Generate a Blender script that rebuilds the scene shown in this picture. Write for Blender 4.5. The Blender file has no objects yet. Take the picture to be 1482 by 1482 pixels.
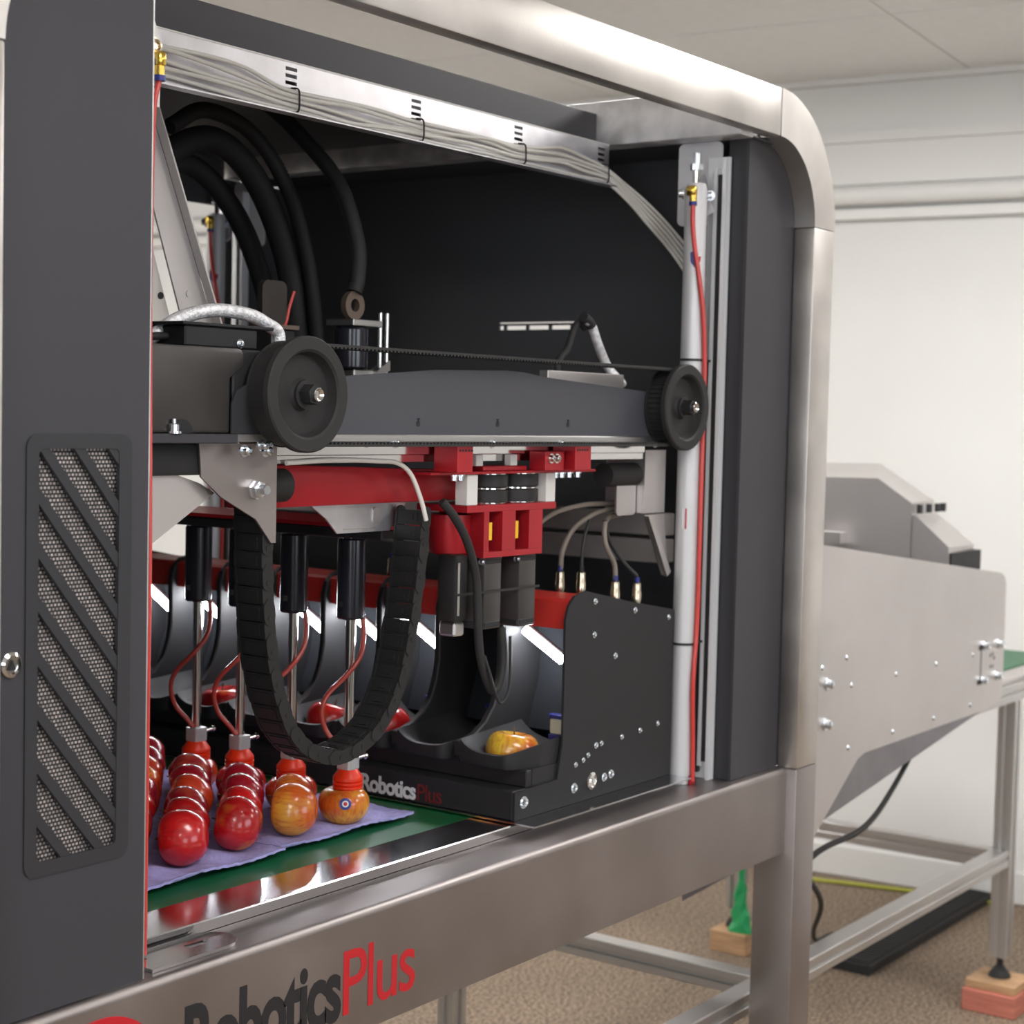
import bpy, bmesh, math, random
from mathutils import Vector, Matrix
random.seed(7)
SC = bpy.context.scene
COL = SC.collection
PI = math.pi

# ---------------------------------------------------------------- camera
yaw, pitch, roll = 0.945, 0.0567, 0.0234
EYE = Vector((0, 0, 1.45))
fwd = Vector((math.sin(yaw)*math.cos(pitch), math.cos(yaw)*math.cos(pitch), -math.sin(pitch)))
rgt = Vector((math.cos(yaw), -math.sin(yaw), 0))
upv = rgt.cross(fwd)
r2 = math.cos(roll)*rgt + math.sin(roll)*upv
u2 = -math.sin(roll)*rgt + math.cos(roll)*upv
cd = bpy.data.cameras.new('camera'); cam = bpy.data.objects.new('camera', cd); COL.objects.link(cam)
m3 = Matrix((r2, u2, -fwd)).transposed()
cam.matrix_world = Matrix.Translation(EYE) @ m3.to_4x4()
cd.sensor_width = 36.0; cd.lens = 36.0*2473.0/1482.0
cd.clip_start = 0.05; cd.clip_end = 60
cd.dof.use_dof = True; cd.dof.focus_distance = 2.10; cd.dof.aperture_fstop = 7.0
SC.camera = cam

# ---------------------------------------------------------------- world, exposure
wd = bpy.data.worlds.new('world'); SC.world = wd; wd.use_nodes = True
wd.node_tree.nodes['Background'].inputs[0].default_value = (0.80, 0.88, 1.0, 1)
wd.node_tree.nodes['Background'].inputs[1].default_value = 1.0
SC.view_settings.view_transform = 'Standard'; SC.view_settings.look = 'None'
SC.view_settings.exposure = 0.0; SC.view_settings.gamma = 1.0
SC.view_settings.use_curve_mapping = False
LAMP_STRENGTH = 17.0        # ceiling panels
WINDOW_POWER = 25.0        # lamps behind the unseen windows, added for light on the steel

# ---------------------------------------------------------------- materials
def nt(m): return m.node_tree.nodes, m.node_tree.links
def mat(name, col, rough=0.5, metal=0.0, spec=0.5, coat=0.0, bump=0.0, bscale=200.0, var=0.0, vscale=6.0, stretch=(1, 1, 1), emit=None, estr=0.0, trans=0.0, rvar=0.0):
    m = bpy.data.materials.new(name); m.use_nodes = True
    n, l = nt(m); b = n['Principled BSDF']
    b.inputs['Base Color'].default_value = (*col, 1)
    b.inputs['Roughness'].default_value = rough
    b.inputs['Metallic'].default_value = metal
    b.inputs['Specular IOR Level'].default_value = spec
    if coat: b.inputs['Coat Weight'].default_value = coat; b.inputs['Coat Roughness'].default_value = 0.08
    if trans: b.inputs['Transmission Weight'].default_value = trans
    if emit: b.inputs['Emission Color'].default_value = (*emit, 1); b.inputs['Emission Strength'].default_value = estr
    if bump or var or rvar:
        tc = n.new('ShaderNodeTexCoord'); mp = n.new('ShaderNodeMapping'); l.new(tc.outputs['Object'], mp.inputs[0]); mp.inputs['Scale'].default_value = stretch
    if var or rvar:
        t = n.new('ShaderNodeTexNoise'); t.inputs['Scale'].default_value = vscale; t.inputs['Detail'].default_value = 5; l.new(mp.outputs[0], t.inputs['Vector'])
        if var:
            r = n.new('ShaderNodeMapRange'); r.inputs[1].default_value = 0.3; r.inputs[2].default_value = 0.7; r.inputs[3].default_value = 1-var; r.inputs[4].default_value = 1+var
            l.new(t.outputs['Fac'], r.inputs[0])
            mx = n.new('ShaderNodeMix'); mx.data_type = 'RGBA'; mx.blend_type = 'MULTIPLY'; mx.inputs[0].default_value = 1
            mx.inputs[6].default_value = (*col, 1); l.new(r.outputs[0], mx.inputs[7]); l.new(mx.outputs[2], b.inputs['Base Color'])
        if rvar:
            r = n.new('ShaderNodeMapRange'); r.inputs[1].default_value = 0.3; r.inputs[2].default_value = 0.7; r.inputs[3].default_value = max(0.03, rough-rvar); r.inputs[4].default_value = rough+rvar
            l.new(t.outputs['Fac'], r.inputs[0]); l.new(r.outputs[0], b.inputs['Roughness'])
    if bump:
        t2 = n.new('ShaderNodeTexNoise'); t2.inputs['Scale'].default_value = bscale; t2.inputs['Detail'].default_value = 3; l.new(mp.outputs[0], t2.inputs['Vector'])
        bp = n.new('ShaderNodeBump'); bp.inputs['Strength'].default_value = bump; bp.inputs['Distance'].default_value = 0.002
        l.new(t2.outputs['Fac'], bp.inputs['Height']); l.new(bp.outputs[0], b.inputs['Normal'])
    return m

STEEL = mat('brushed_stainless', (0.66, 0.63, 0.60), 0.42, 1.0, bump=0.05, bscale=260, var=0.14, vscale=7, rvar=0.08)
STEEL_DIM = mat('brushed_stainless_shaded', (0.37, 0.335, 0.325), 0.44, 1.0, bump=0.05, bscale=220, var=0.10, vscale=6, rvar=0.05)  # same stainless, base colour darkened for the weaker light low on the frame
MIRROR = mat('polished_stainless', (0.58, 0.58, 0.60), 0.14, 1.0, var=0.05, vscale=4, rvar=0.04)
BLOTCH = mat('blotchy_weld_cleaned_steel', (0.74, 0.73, 0.73), 0.44, 0.7, var=0.22, vscale=22, rvar=0.12)
ZDIM = mat('worn_zinc_beam', (0.42, 0.39, 0.37), 0.5, 0.3, var=0.12, vscale=10)
ZPLATE = mat('pale_zinc_plate', (0.72, 0.72, 0.74), 0.45, 0.4, var=0.05, vscale=10)
SATIN = mat('satin_steel_sheet', (0.66, 0.63, 0.62), 0.46, 1.0, bump=0.03, bscale=300, var=0.06, vscale=3)
GALV = mat('galvanised_steel', (0.72, 0.71, 0.74), 0.42, 1.0, var=0.14, vscale=18, rvar=0.08)
ALU = mat('aluminium_profile', (0.62, 0.61, 0.60), 0.40, 1.0, var=0.05, vscale=4)
ANOD = mat('clear_anodised_tube', (0.66, 0.655, 0.67), 0.50, 0.35, var=0.02)
CHROME = mat('bright_chrome', (0.75, 0.74, 0.73), 0.10, 1.0)
ZINC = mat('zinc_bolt', (0.72, 0.76, 0.80), 0.25, 1.0)
BRASS = mat('brass', (0.85, 0.58, 0.12), 0.25, 1.0)
NICKEL = mat('nickel_gold', (0.70, 0.60, 0.45), 0.22, 1.0)
CHAR = mat('charcoal_powder_coat', (0.044, 0.043, 0.050), 0.50, 0, bump=0.05, bscale=900, spec=0.4)
CHAR2 = mat('charcoal_powder_coat_dark', (0.030, 0.030, 0.034), 0.5, 0, bump=0.05, bscale=900, spec=0.4)
BLACK = mat('black_powder_coat', (0.020, 0.020, 0.022), 0.55, 0, bump=0.04, bscale=900, spec=0.35)
BLACKIN = mat('black_interior_panel', (0.075, 0.077, 0.083), 0.6, 0, spec=0.25)
BLACKGL = mat('black_gloss_housing', (0.020, 0.020, 0.028), 0.16, 0, spec=0.6)
BACKGL = mat('black_semi_gloss_liner', (0.020, 0.022, 0.026), 0.30, 0, spec=0.55)
RUBBER = mat('black_rubber', (0.026, 0.025, 0.025), 0.62, 0, spec=0.3)
PLAST = mat('black_nylon', (0.026, 0.025, 0.025), 0.5, 0, spec=0.35)
BEAMG = mat('grey_gantry_paint', (0.068, 0.068, 0.080), 0.48, 0, bump=0.05, bscale=1200, spec=0.4)
COVERG = mat('brown_grey_cover', (0.055, 0.050, 0.048), 0.38, 0.2, bump=0.03, bscale=900)
RED = mat('red_anodised', (0.42, 0.014, 0.022), 0.36, 0.25, var=0.06, vscale=20)
REDP = mat('red_powder_coat', (0.52, 0.030, 0.022), 0.42, 0, var=0.05)
REDTUBE = mat('red_air_tube', (0.62, 0.055, 0.045), 0.28, 0, coat=0.3)
REDTUBE2 = mat('translucent_red_tube', (0.45, 0.060, 0.045), 0.25, 0, coat=0.3)
CUP = mat('orange_red_silicone', (0.80, 0.035, 0.006), 0.38, 0, spec=0.45)
CLEAR = mat('frosted_clear_adapter', (0.55, 0.55, 0.56), 0.25, 0.35, spec=0.6)
WHITECAB = mat('cream_cable', (0.78, 0.75, 0.69), 0.45, 0)
BRAID = mat('braided_shield', (0.86, 0.86, 0.88), 0.36, 0.55, bump=0.9, bscale=420, var=0.25, vscale=160)
GREYCAB = mat('taupe_cable', (0.22, 0.185, 0.155), 0.4, 0)
WHITEPL = mat('white_plastic', (0.72, 0.71, 0.68), 0.4, 0)
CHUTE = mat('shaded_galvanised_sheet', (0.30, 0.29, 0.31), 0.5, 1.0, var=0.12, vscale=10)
GREEN = mat('green_conveyor_belt', (0.005, 0.105, 0.036), 0.42, 0, var=0.10, vscale=8, bump=0.05, bscale=500)
GREENB = mat('green_plastic_film', (0.02, 0.36, 0.12), 0.35, 0)
PULP = mat('lavender_moulded_pulp', (0.36, 0.34, 0.66), 0.9, 0, bump=1.0, bscale=180, var=0.14, vscale=60)
YELLOW = mat('yellow_plastic', (0.85, 0.50, 0.02), 0.4, 0)
YELCAB = mat('yellow_green_cable', (0.45, 0.46, 0.06), 0.5, 0)
BLUE = mat('blue_plastic', (0.02, 0.03, 0.22), 0.4, 0)
CREAM = mat('cream_foam', (0.62, 0.62, 0.50), 0.6, 0)
WHITE = mat('white_print', (0.75, 0.74, 0.76), 0.5, 0)
REDPRINT = mat('red_vinyl', (0.50, 0.012, 0.020), 0.4, 0)
DARKRED = mat('dark_red_print', (0.16, 0.010, 0.012), 0.5, 0)
BLKPRINT = mat('black_vinyl', (0.013, 0.013, 0.015), 0.5, 0)
WOOD = mat('raw_pine', (0.50, 0.30, 0.16), 0.65, 0, var=0.25, vscale=12, stretch=(1, 1, 14))
WOODR = mat('red_stained_pine', (0.52, 0.17, 0.12), 0.6, 0, var=0.2, vscale=12, stretch=(1, 1, 14))
LEDM = mat('led_diffuser', (0.9, 0.9, 0.9), 0.4, emit=(0.93, 0.96, 1.0), estr=60.0)
LAMPM = mat('lamp_diffuser', (0.9, 0.9, 0.9), 0.5, emit=(1.0, 0.98, 0.955), estr=LAMP_STRENGTH)
WALLM = mat('wall_paint', (0.78, 0.775, 0.76), 0.75, 0, bump=0.06, bscale=120, var=0.015, vscale=3)
WALLD = mat('darkened_unseen_wall', (0.20, 0.18, 0.165), 0.75, 0, bump=0.06, bscale=120)  # unseen front wall, toned dark so the steel reflects a darker room
TRIMM = mat('trim_paint', (0.78, 0.77, 0.75), 0.5, 0)
CEILM = mat('ceiling_tile', (0.82, 0.815, 0.80), 0.85, 0, bump=0.15, bscale=160, var=0.02, vscale=30)
CEILJ = mat('ceiling_joint', (0.46, 0.45, 0.43), 0.8, 0)

def speckle_mat():
    m = bpy.data.materials.new('speckled_brown_carpet'); m.use_nodes = True; n, l = nt(m); b = n['Principled BSDF']
    tc = n.new('ShaderNodeTexCoord')
    t = n.new('ShaderNodeTexNoise'); t.inputs['Scale'].default_value = 115; t.inputs['Detail'].default_value = 4; l.new(tc.outputs['Object'], t.inputs[0])
    t2 = n.new('ShaderNodeTexNoise'); t2.inputs['Scale'].default_value = 1.8; t2.inputs['Detail'].default_value = 6; l.new(tc.outputs['Object'], t2.inputs[0])
    cr = n.new('ShaderNodeValToRGB'); e = cr.color_ramp.elements
    e[0].position = 0.36; e[0].color = (0.060, 0.040, 0.028, 1); e[1].position = 0.62; e[1].color = (0.36, 0.27, 0.19, 1)
    l.new(t.outputs['Fac'], cr.inputs[0])
    mr = n.new('ShaderNodeMapRange'); mr.inputs[1].default_value = 0.3; mr.inputs[2].default_value = 0.7; mr.inputs[3].default_value = 0.85; mr.inputs[4].default_value = 1.12; l.new(t2.outputs['Fac'], mr.inputs[0])
    mx = n.new('ShaderNodeMix'); mx.data_type = 'RGBA'; mx.blend_type = 'MULTIPLY'; mx.inputs[0].default_value = 1
    l.new(cr.outputs[0], mx.inputs[6]); l.new(mr.outputs[0], mx.inputs[7]); l.new(mx.outputs[2], b.inputs['Base Color'])
    b.inputs['Roughness'].default_value = 0.8
    return m
FLOORM = speckle_mat()

def mesh_mat():
    m = bpy.data.materials.new('woven_wire_mesh'); m.use_nodes = True; n, l = nt(m); b = n['Principled BSDF']
    tc = n.new('ShaderNodeTexCoord'); mp = n.new('ShaderNodeMapping'); l.new(tc.outputs['Object'], mp.inputs[0])
    mp.inputs['Rotation'].default_value = (PI/2, 0, 0)
    v = n.new('ShaderNodeTexBrick'); v.inputs['Scale'].default_value = 1.0; v.inputs['Brick Width'].default_value = 0.0046; v.inputs['Row Height'].default_value = 0.0042
    v.inputs['Mortar Size'].default_value = 0.0011; v.inputs['Mortar Smooth'].default_value = 0.3; v.offset = 0.5
    v.inputs['Color1'].default_value = (0.62, 0.55, 0.52, 1); v.inputs['Color2'].default_value = (0.30, 0.265, 0.25, 1); v.inputs['Mortar'].default_value = (0.02, 0.02, 0.022, 1)
    l.new(mp.outputs[0], v.inputs['Vector']); l.new(v.outputs['Color'], b.inputs['Base Color'])
    b.inputs['Roughness'].default_value = 0.5; b.inputs['Metallic'].default_value = 0.3
    return m
MESHM = mesh_mat()

def apple_mat(name, red, deep, yel, amount):
    m = bpy.data.materials.new(name); m.use_nodes = True; n, l = nt(m); b = n['Principled BSDF']
    tc = n.new('ShaderNodeTexCoord'); oi = n.new('ShaderNodeObjectInfo')
    add = n.new('ShaderNodeVectorMath'); add.operation = 'ADD'; sc = n.new('ShaderNodeVectorMath'); sc.operation = 'SCALE'; sc.inputs['Scale'].default_value = 7.0
    cmb = n.new('ShaderNodeCombineXYZ')
    for i in range(3): l.new(oi.outputs['Random'], cmb.inputs[i])
    l.new(cmb.outputs[0], sc.inputs[0]); l.new(tc.outputs['Object'], add.inputs[0]); l.new(sc.outputs[0], add.inputs[1])
    t = n.new('ShaderNodeTexNoise'); t.inputs['Scale'].default_value = 18; t.inputs['Detail'].default_value = 2; l.new(add.outputs[0], t.inputs[0])
    cr = n.new('ShaderNodeValToRGB'); e = cr.color_ramp.elements
    e[0].position = max(0.02, amount-0.10); e[0].color = (*yel, 1); e[1].position = amount+0.10; e[1].color = (*red, 1); l.new(t.outputs['Fac'], cr.inputs[0])
    # streaks running from stalk to base
    mp = n.new('ShaderNodeMapping'); mp.inputs['Scale'].default_value = (260, 260, 26); l.new(add.outputs[0], mp.inputs[0])
    s = n.new('ShaderNodeTexNoise'); s.inputs['Scale'].default_value = 1; s.inputs['Detail'].default_value = 3; l.new(mp.outputs[0], s.inputs[0])
    cr2 = n.new('ShaderNodeMapRange'); cr2.inputs[1].default_value = 0.45; cr2.inputs[2].default_value = 0.72; cr2.inputs[3].default_value = 0; cr2.inputs[4].default_value = 0.6; l.new(s.outputs['Fac'], cr2.inputs[0])
    mx = n.new('ShaderNodeMix'); mx.data_type = 'RGBA'; l.new(cr2.outputs[0], mx.inputs[0]); l.new(cr.outputs[0], mx.inputs[6]); mx.inputs[7].default_value = (*deep, 1)
    l.new(mx.outputs[2], b.inputs['Base Color']); b.inputs['Roughness'].default_value = 0.24; b.inputs['Specular IOR Level'].default_value = 0.5
    b.inputs['Coat Weight'].default_value = 0.5; b.inputs['Coat Roughness'].default_value = 0.12
    return m
AP_RED = apple_mat('apple_skin_bright_red', (0.58, 0.012, 0.012), (0.36, 0.006, 0.012), (0.80, 0.32, 0.05), 0.27)
AP_DARK = apple_mat('apple_skin_dark_red', (0.33, 0.008, 0.018), (0.20, 0.004, 0.014), (0.55, 0.10, 0.04), 0.28)
AP_ORANGE = apple_mat('apple_skin_orange', (0.74, 0.14, 0.018), (0.55, 0.055, 0.012), (0.84, 0.40, 0.05), 0.50)
AP_BLUSH = apple_mat('apple_skin_red_orange', (0.56, 0.045, 0.012), (0.40, 0.020, 0.012), (0.75, 0.22, 0.03), 0.42)
AP_YEL = apple_mat('apple_skin_yellow_blush', (0.62, 0.13, 0.015), (0.42, 0.030, 0.012), (0.78, 0.50, 0.05), 0.50)
STEMM = mat('apple_stalk', (0.10, 0.06, 0.03), 0.8)

# ---------------------------------------------------------------- mesh helpers
class MB:
    def __init__(s): s.bm = bmesh.new(); s.ang = 0.45
    def box(s, x0, x1, y0, y1, z0, z1, bev=0, seg=1):
        r = bmesh.ops.create_cube(s.bm, size=1.0)
        vs = r['verts']
        for v in vs:
            v.co = Vector(((x0+x1)/2+v.co.x*(x1-x0), (y0+y1)/2+v.co.y*(y1-y0), (z0+z1)/2+v.co.z*(z1-z0)))
        if bev:
            es = list({e for v in vs for e in v.link_edges})
            bmesh.ops.bevel(s.bm, geom=es, offset=bev, segments=seg, profile=0.5, affect='EDGES', clamp_overlap=True)
        return s
    def prism(s, poly, axis, a0, a1):
        """poly: 2D points; axis 'X': (y,z), 'Y': (x,z), 'Z': (x,y)"""
        def P(p, a):
            return {'X': (a, p[0], p[1]), 'Y': (p[0], a, p[1]), 'Z': (p[0], p[1], a)}[axis]
        A = [s.bm.verts.new(P(p, a0)) for p in poly]; B = [s.bm.verts.new(P(p, a1)) for p in poly]
        n = len(poly)
        s.bm.faces.new(A); s.bm.faces.new(B[::-1])
        for i in range(n): s.bm.faces.new((A[i], B[i], B[(i+1) % n], A[(i+1) % n]))
        return s
    def ring(s, outer, inner, axis, a0, a1, closed=True):
        def P(p, a):
            return {'X': (a, p[0], p[1]), 'Y': (p[0], a, p[1]), 'Z': (p[0], p[1], a)}[axis]
        V = [[s.bm.verts.new(P(p, a)) for p in L] for a in (a0, a1) for L in (outer, inner)]
        n = len(outer)
        for i in range(n if closed else n-1):
            j = (i+1) % n
            for a, b in ((0, 1), (1, 3), (3, 2), (2, 0)):
                s.bm.faces.new((V[a][i], V[b][i], V[b][j], V[a][j]))
        if not closed:
            for i in (0, n-1): s.bm.faces.new((V[0][i], V[1][i], V[3][i], V[2][i]))
        return s
    def lathe(s, prof, o, d=(0, 0, 1), seg=32):
        """prof: list of (radius, along)"""
        if 6 < seg < 16: s.ang = 0.9
        o = Vector(o); d = Vector(d).normalized()
        a = d.orthogonal().normalized(); b = d.cross(a)
        rings = []
        for r, h in prof:
            if r < 1e-6: rings.append([s.bm.verts.new(o+d*h)])
            else: rings.append([s.bm.verts.new(o+d*h+(a*math.cos(t)+b*math.sin(t))*r) for t in [2*PI*k/seg for k in range(seg)]])
        for A, B in zip(rings, rings[1:]):
            for k in range(seg):
                k2 = (k+1) % seg
                f = [A[k % len(A)], A[k2 % len(A)], B[k2 % len(B)], B[k % len(B)]]
                u = []
                for v in f:
                    if v not in u: u.append(v)
                if len(u) > 2: s.bm.faces.new(u)
        for Rr in (rings[0], rings[-1]):
            if len(Rr) > 2: s.bm.faces.new(Rr)
        return s
    def cyl(s, p0, p1, r, seg=20, r1=None):
        p0 = Vector(p0); p1 = Vector(p1); L = (p1-p0).length
        return s.lathe([(r, 0), (r if r1 is None else r1, L)], p0, p1-p0, seg)
    def bolt(s, p, d, r=0.006, h=0.005):
        p = Vector(p); d = Vector(d).normalized()
        s.lathe([(r*1.45, 0), (r*1.45, h*0.25), (r, h*0.25), (r, h), (r*0.6, h*1.15), (r*0.45, h*0.75), (0, h*0.75)], p, d, 12)
        return s
    def tube(s, pts, r, seg=10, sub=6, rib=0.0, ribn=0):
        s.ang = 1.0
        P = spline(pts, sub)
        if ribn: P = resample(P, ribn)
        fr = None; rings = []
        for i, p in enumerate(P):
            t = (P[min(i+1, len(P)-1)]-P[max(i-1, 0)]).normalized()
            if fr is None: fr = t.orthogonal().normalized()
            fr = (fr-t*fr.dot(t)).normalized(); b = t.cross(fr)
            rr = r*(1+rib) if (rib and (i//1) % 2) else r
            rings.append([s.bm.verts.new(p+(fr*math.cos(2*PI*k/seg)+b*math.sin(2*PI*k/seg))*rr) for k in range(seg)])
        for A, B in zip(rings, rings[1:]):
            for k in range(seg): s.bm.faces.new((A[k], A[(k+1) % seg], B[(k+1) % seg], B[k]))
        s.bm.faces.new(rings[0]); s.bm.faces.new(rings[-1][::-1])
        return s
    def hull(s, pts):
        v = [s.bm.verts.new(p) for p in pts]
        bmesh.ops.convex_hull(s.bm, input=v)
        return s
    def bevel(s, off, seg=2, ang=0.6):
        bmesh.ops.recalc_face_normals(s.bm, faces=s.bm.faces)
        es = [e for e in s.bm.edges if len(e.link_faces) == 2 and e.calc_face_angle(0) > ang]
        bmesh.ops.bevel(s.bm, geom=es, offset=off, segments=seg, profile=0.5, affect='EDGES', clamp_overlap=True)
        return s
    def build(s, name, material, parent=None, smooth=True, ang=None, kind=None):
        ang = s.ang if ang is None else ang
        bmesh.ops.recalc_face_normals(s.bm, faces=s.bm.faces)
        me = bpy.data.meshes.new(name); s.bm.to_mesh(me); s.bm.free()
        if smooth:
            me.polygons.foreach_set('use_smooth', [True]*len(me.polygons)); me.set_sharp_from_angle(angle=ang)
        me.materials.append(material)
        return link(name, me, parent, kind)
def link(name, me, parent=None, kind=None):
    o = bpy.data.objects.new(name, me); COL.objects.link(o)
    if parent is not None:
        o.parent = parent
        if parent.type == 'EMPTY' and not parent.get('_local'): o.matrix_parent_inverse = parent.matrix_basis.inverted()
    if kind: o['kind'] = kind
    return o
def spline(pts, sub=6):
    P = [Vector(p) for p in pts]
    if len(P) < 3 or sub < 2: return P
    out = []
    for i in range(len(P)-1):
        p0 = P[i-1] if i else P[0]*2-P[1]; p1 = P[i]; p2 = P[i+1]; p3 = P[i+2] if i+2 < len(P) else P[-1]*2-P[-2]
        for k in range(sub):
            t = k/sub
            out.append(0.5*((2*p1)+(p2-p0)*t+(2*p0-5*p1+4*p2-p3)*t*t+(3*p1-p0-3*p2+p3)*t**3))
    out.append(P[-1]); return out
def resample(P, n):
    d = [0]
    for a, b in zip(P, P[1:]): d.append(d[-1]+(b-a).length)
    out = []; j = 0
    for i in range(n):
        s = d[-1]*i/(n-1)
        while j < len(d)-2 and d[j+1] < s: j += 1
        f = (s-d[j])/max(1e-9, d[j+1]-d[j]); out.append(P[j].lerp(P[j+1], min(1, max(0, f))))
    return out
def thing(name, label, cat, loc=(0, 0, 0), group=None, local=False):
    o = bpy.data.objects.new(name, None); COL.objects.link(o); o.location = loc; o.empty_display_size = 0.05
    if local: o['_local'] = 1
    o['label'] = label; o['category'] = cat
    if group: o['group'] = group
    return o
def tag(o, label, cat, group=None):
    o['label'] = label; o['category'] = cat
    if group: o['group'] = group
    return o
def copy_tree(o, parent=None):
    c = o.copy(); COL.objects.link(c)
    if parent is not None: c.parent = parent
    for ch in list(o.children): copy_tree(ch, c)
    return c
def arc(cx, cz, r, a0, a1, n=12):
    return [(cx+r*math.cos(a0+(a1-a0)*k/n), cz+r*math.sin(a0+(a1-a0)*k/n)) for k in range(n+1)]
def rrect(x0, x1, z0, z1, r, n=5):
    return arc(x1-r, z1-r, r, 0, PI/2, n)+arc(x0+r, z1-r, r, PI/2, PI, n)+arc(x0+r, z0+r, r, PI, 1.5*PI, n)+arc(x1-r, z0+r, r, 1.5*PI, 2*PI, n)
def clip(poly, x0, x1, z0, z1):
    def half(P, f):
        out = []
        for i in range(len(P)):
            a, b = P[i], P[(i+1) % len(P)]; fa, fb = f(a), f(b)
            if fa >= 0: out.append(a)
            if (fa >= 0) != (fb >= 0):
                t = fa/(fa-fb); out.append((a[0]+(b[0]-a[0])*t, a[1]+(b[1]-a[1])*t))
        return out
    for f in (lambda p: p[0]-x0, lambda p: x1-p[0], lambda p: p[1]-z0, lambda p: z1-p[1]):
        if poly: poly = half(poly, f)
    return poly
def text_mesh(body, width, height, thick, bold=0.0):
    """flat lettering as a mesh in x/y, fitted into width x cap height"""
    cu = bpy.data.curves.new('lettering', 'FONT'); cu.body = body; cu.size = 1.0; cu.offset = bold; cu.extrude = 0.5; cu.space_character = 0.92; cu.resolution_u = 4
    o = bpy.data.objects.new('lettering', cu); COL.objects.link(o)
    dg = bpy.context.evaluated_depsgraph_get(); me = bpy.data.meshes.new_from_object(o.evaluated_get(dg))
    bpy.data.objects.remove(o)
    xs = [v.co.x for v in me.vertices]; x0, x1 = min(xs), max(xs)
    for v in me.vertices:
        v.co = Vector(((v.co.x-x0)/(x1-x0)*width, v.co.y/0.70*height, v.co.z*thick))
    return me
def map_mesh(me, fn):
    for v in me.vertices: v.co = Vector(fn(*v.co))
    me.update(); return me

# ---------------------------------------------------------------- the room (turned 5.7 degrees against the machine)
RA = math.radians(5.698); WN = 5.223; CEIL = 2.526
def RM(nn, dd, z):           # room coordinates -> world ; nn towards the right wall, dd along it
    return (math.cos(RA)*nn-math.sin(RA)*dd, math.sin(RA)*nn+math.cos(RA)*dd, z)
N0, N1, D0, D1 = -3.2, WN, -3.0, 5.6
def room_box(mb, n0, n1, d0, d1, z0, z1, bev=0):
    k = MB().box(n0, n1, d0, d1, z0, z1, bev); me = bpy.data.meshes.new('t'); k.bm.to_mesh(me); k.bm.free()
    for v in me.vertices: v.co = Vector(RM(*v.co))
    mb.bm.from_mesh(me); bpy.data.meshes.remove(me); return mb
def struct(name, mb, m, parent=None):
    o = mb.build(name, m, parent)
    if parent is None: o['kind'] = 'structure'
    return o
struct('floor', room_box(MB(), N0-.1, N1+.1, D0-.1, D1+.1, -0.06, 0), FLOORM)
struct('wall_right', room_box(MB(), N1, N1+0.1, D0, D1, 0, CEIL), WALLM)
struct('wall_rear', room_box(MB(), N0, N1, D1, D1+0.1, 0, CEIL), WALLM)
wf = MB()                                                     # wall behind the camera with two added windows
for a, b, c, d in ((N0, -2.2, 0, CEIL), (-2.2, -0.6, 0, 0.9), (-2.2, -0.6, 2.2, CEIL), (-0.6, 0.6, 0, CEIL), (0.6, 2.4, 0, 0.9), (0.6, 2.4, 2.2, CEIL), (2.4, N1, 0, CEIL)):
    room_box(wf, a, b, D0-0.1, D0, c, d)
struct('wall_front', wf, WALLD)
wl = MB()
for a, b, c, d in ((D0, -1.6, 0, CEIL), (-1.6, 0.2, 0, 0.9), (-1.6, 0.2, 2.2, CEIL), (0.2, 1.4, 0, CEIL), (1.4, 3.2, 0, 0.9), (1.4, 3.2, 2.2, CEIL), (3.2, D1, 0, CEIL)):
    room_box(wl, N0-0.1, N0, a, b, c, d)
struct('wall_left', wl, WALLM)
k = 0
for (side, a, b) in (('f', -2.2, -0.6), ('f', 0.6, 2.4), ('l', -1.6, 0.2), ('l', 1.4, 3.2)):  # unseen windows, added for light and reflections on the metal
    k += 1
    w = MB()
    def wb(a0, a1, z0, z1):
        if side == 'f': room_box(w, a0, a1, D0-0.08, D0-0.03, z0, z1)
        else: room_box(w, N0-0.08, N0-0.03, a0, a1, z0, z1)
    for q in ((a, a+0.05, 0.9, 2.2), (b-0.05, b, 0.9, 2.2), (a+.05, b-.05, 0.9, 0.95), (a+.05, b-.05, 2.15, 2.2), ((a+b)/2-0.025, (a+b)/2+0.025, 0.95, 2.15)): wb(*q)
    struct('unseen_window_%d' % k, w, TRIMM)
    li = bpy.data.lights.new('added_daylight', 'AREA'); li.shape = 'RECTANGLE'; li.size = b-a; li.size_y = 1.3; li.energy = WINDOW_POWER*(2.2 if side == 'l' else 1.0); li.color = (0.86, 0.93, 1.0)
    lo = bpy.data.objects.new('added_daylight', li); COL.objects.link(lo)
    if side == 'f':
        lo.location = RM((a+b)/2, D0-0.14, 1.55); dirv = Vector(RM(0, 1, 0))
    else:
        lo.location = RM(N0-0.14, (a+b)/2, 1.55); dirv = Vector(RM(1, 0, 0))
    lo.rotation_euler = dirv.to_track_quat('-Z', 'Z').to_euler()
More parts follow.
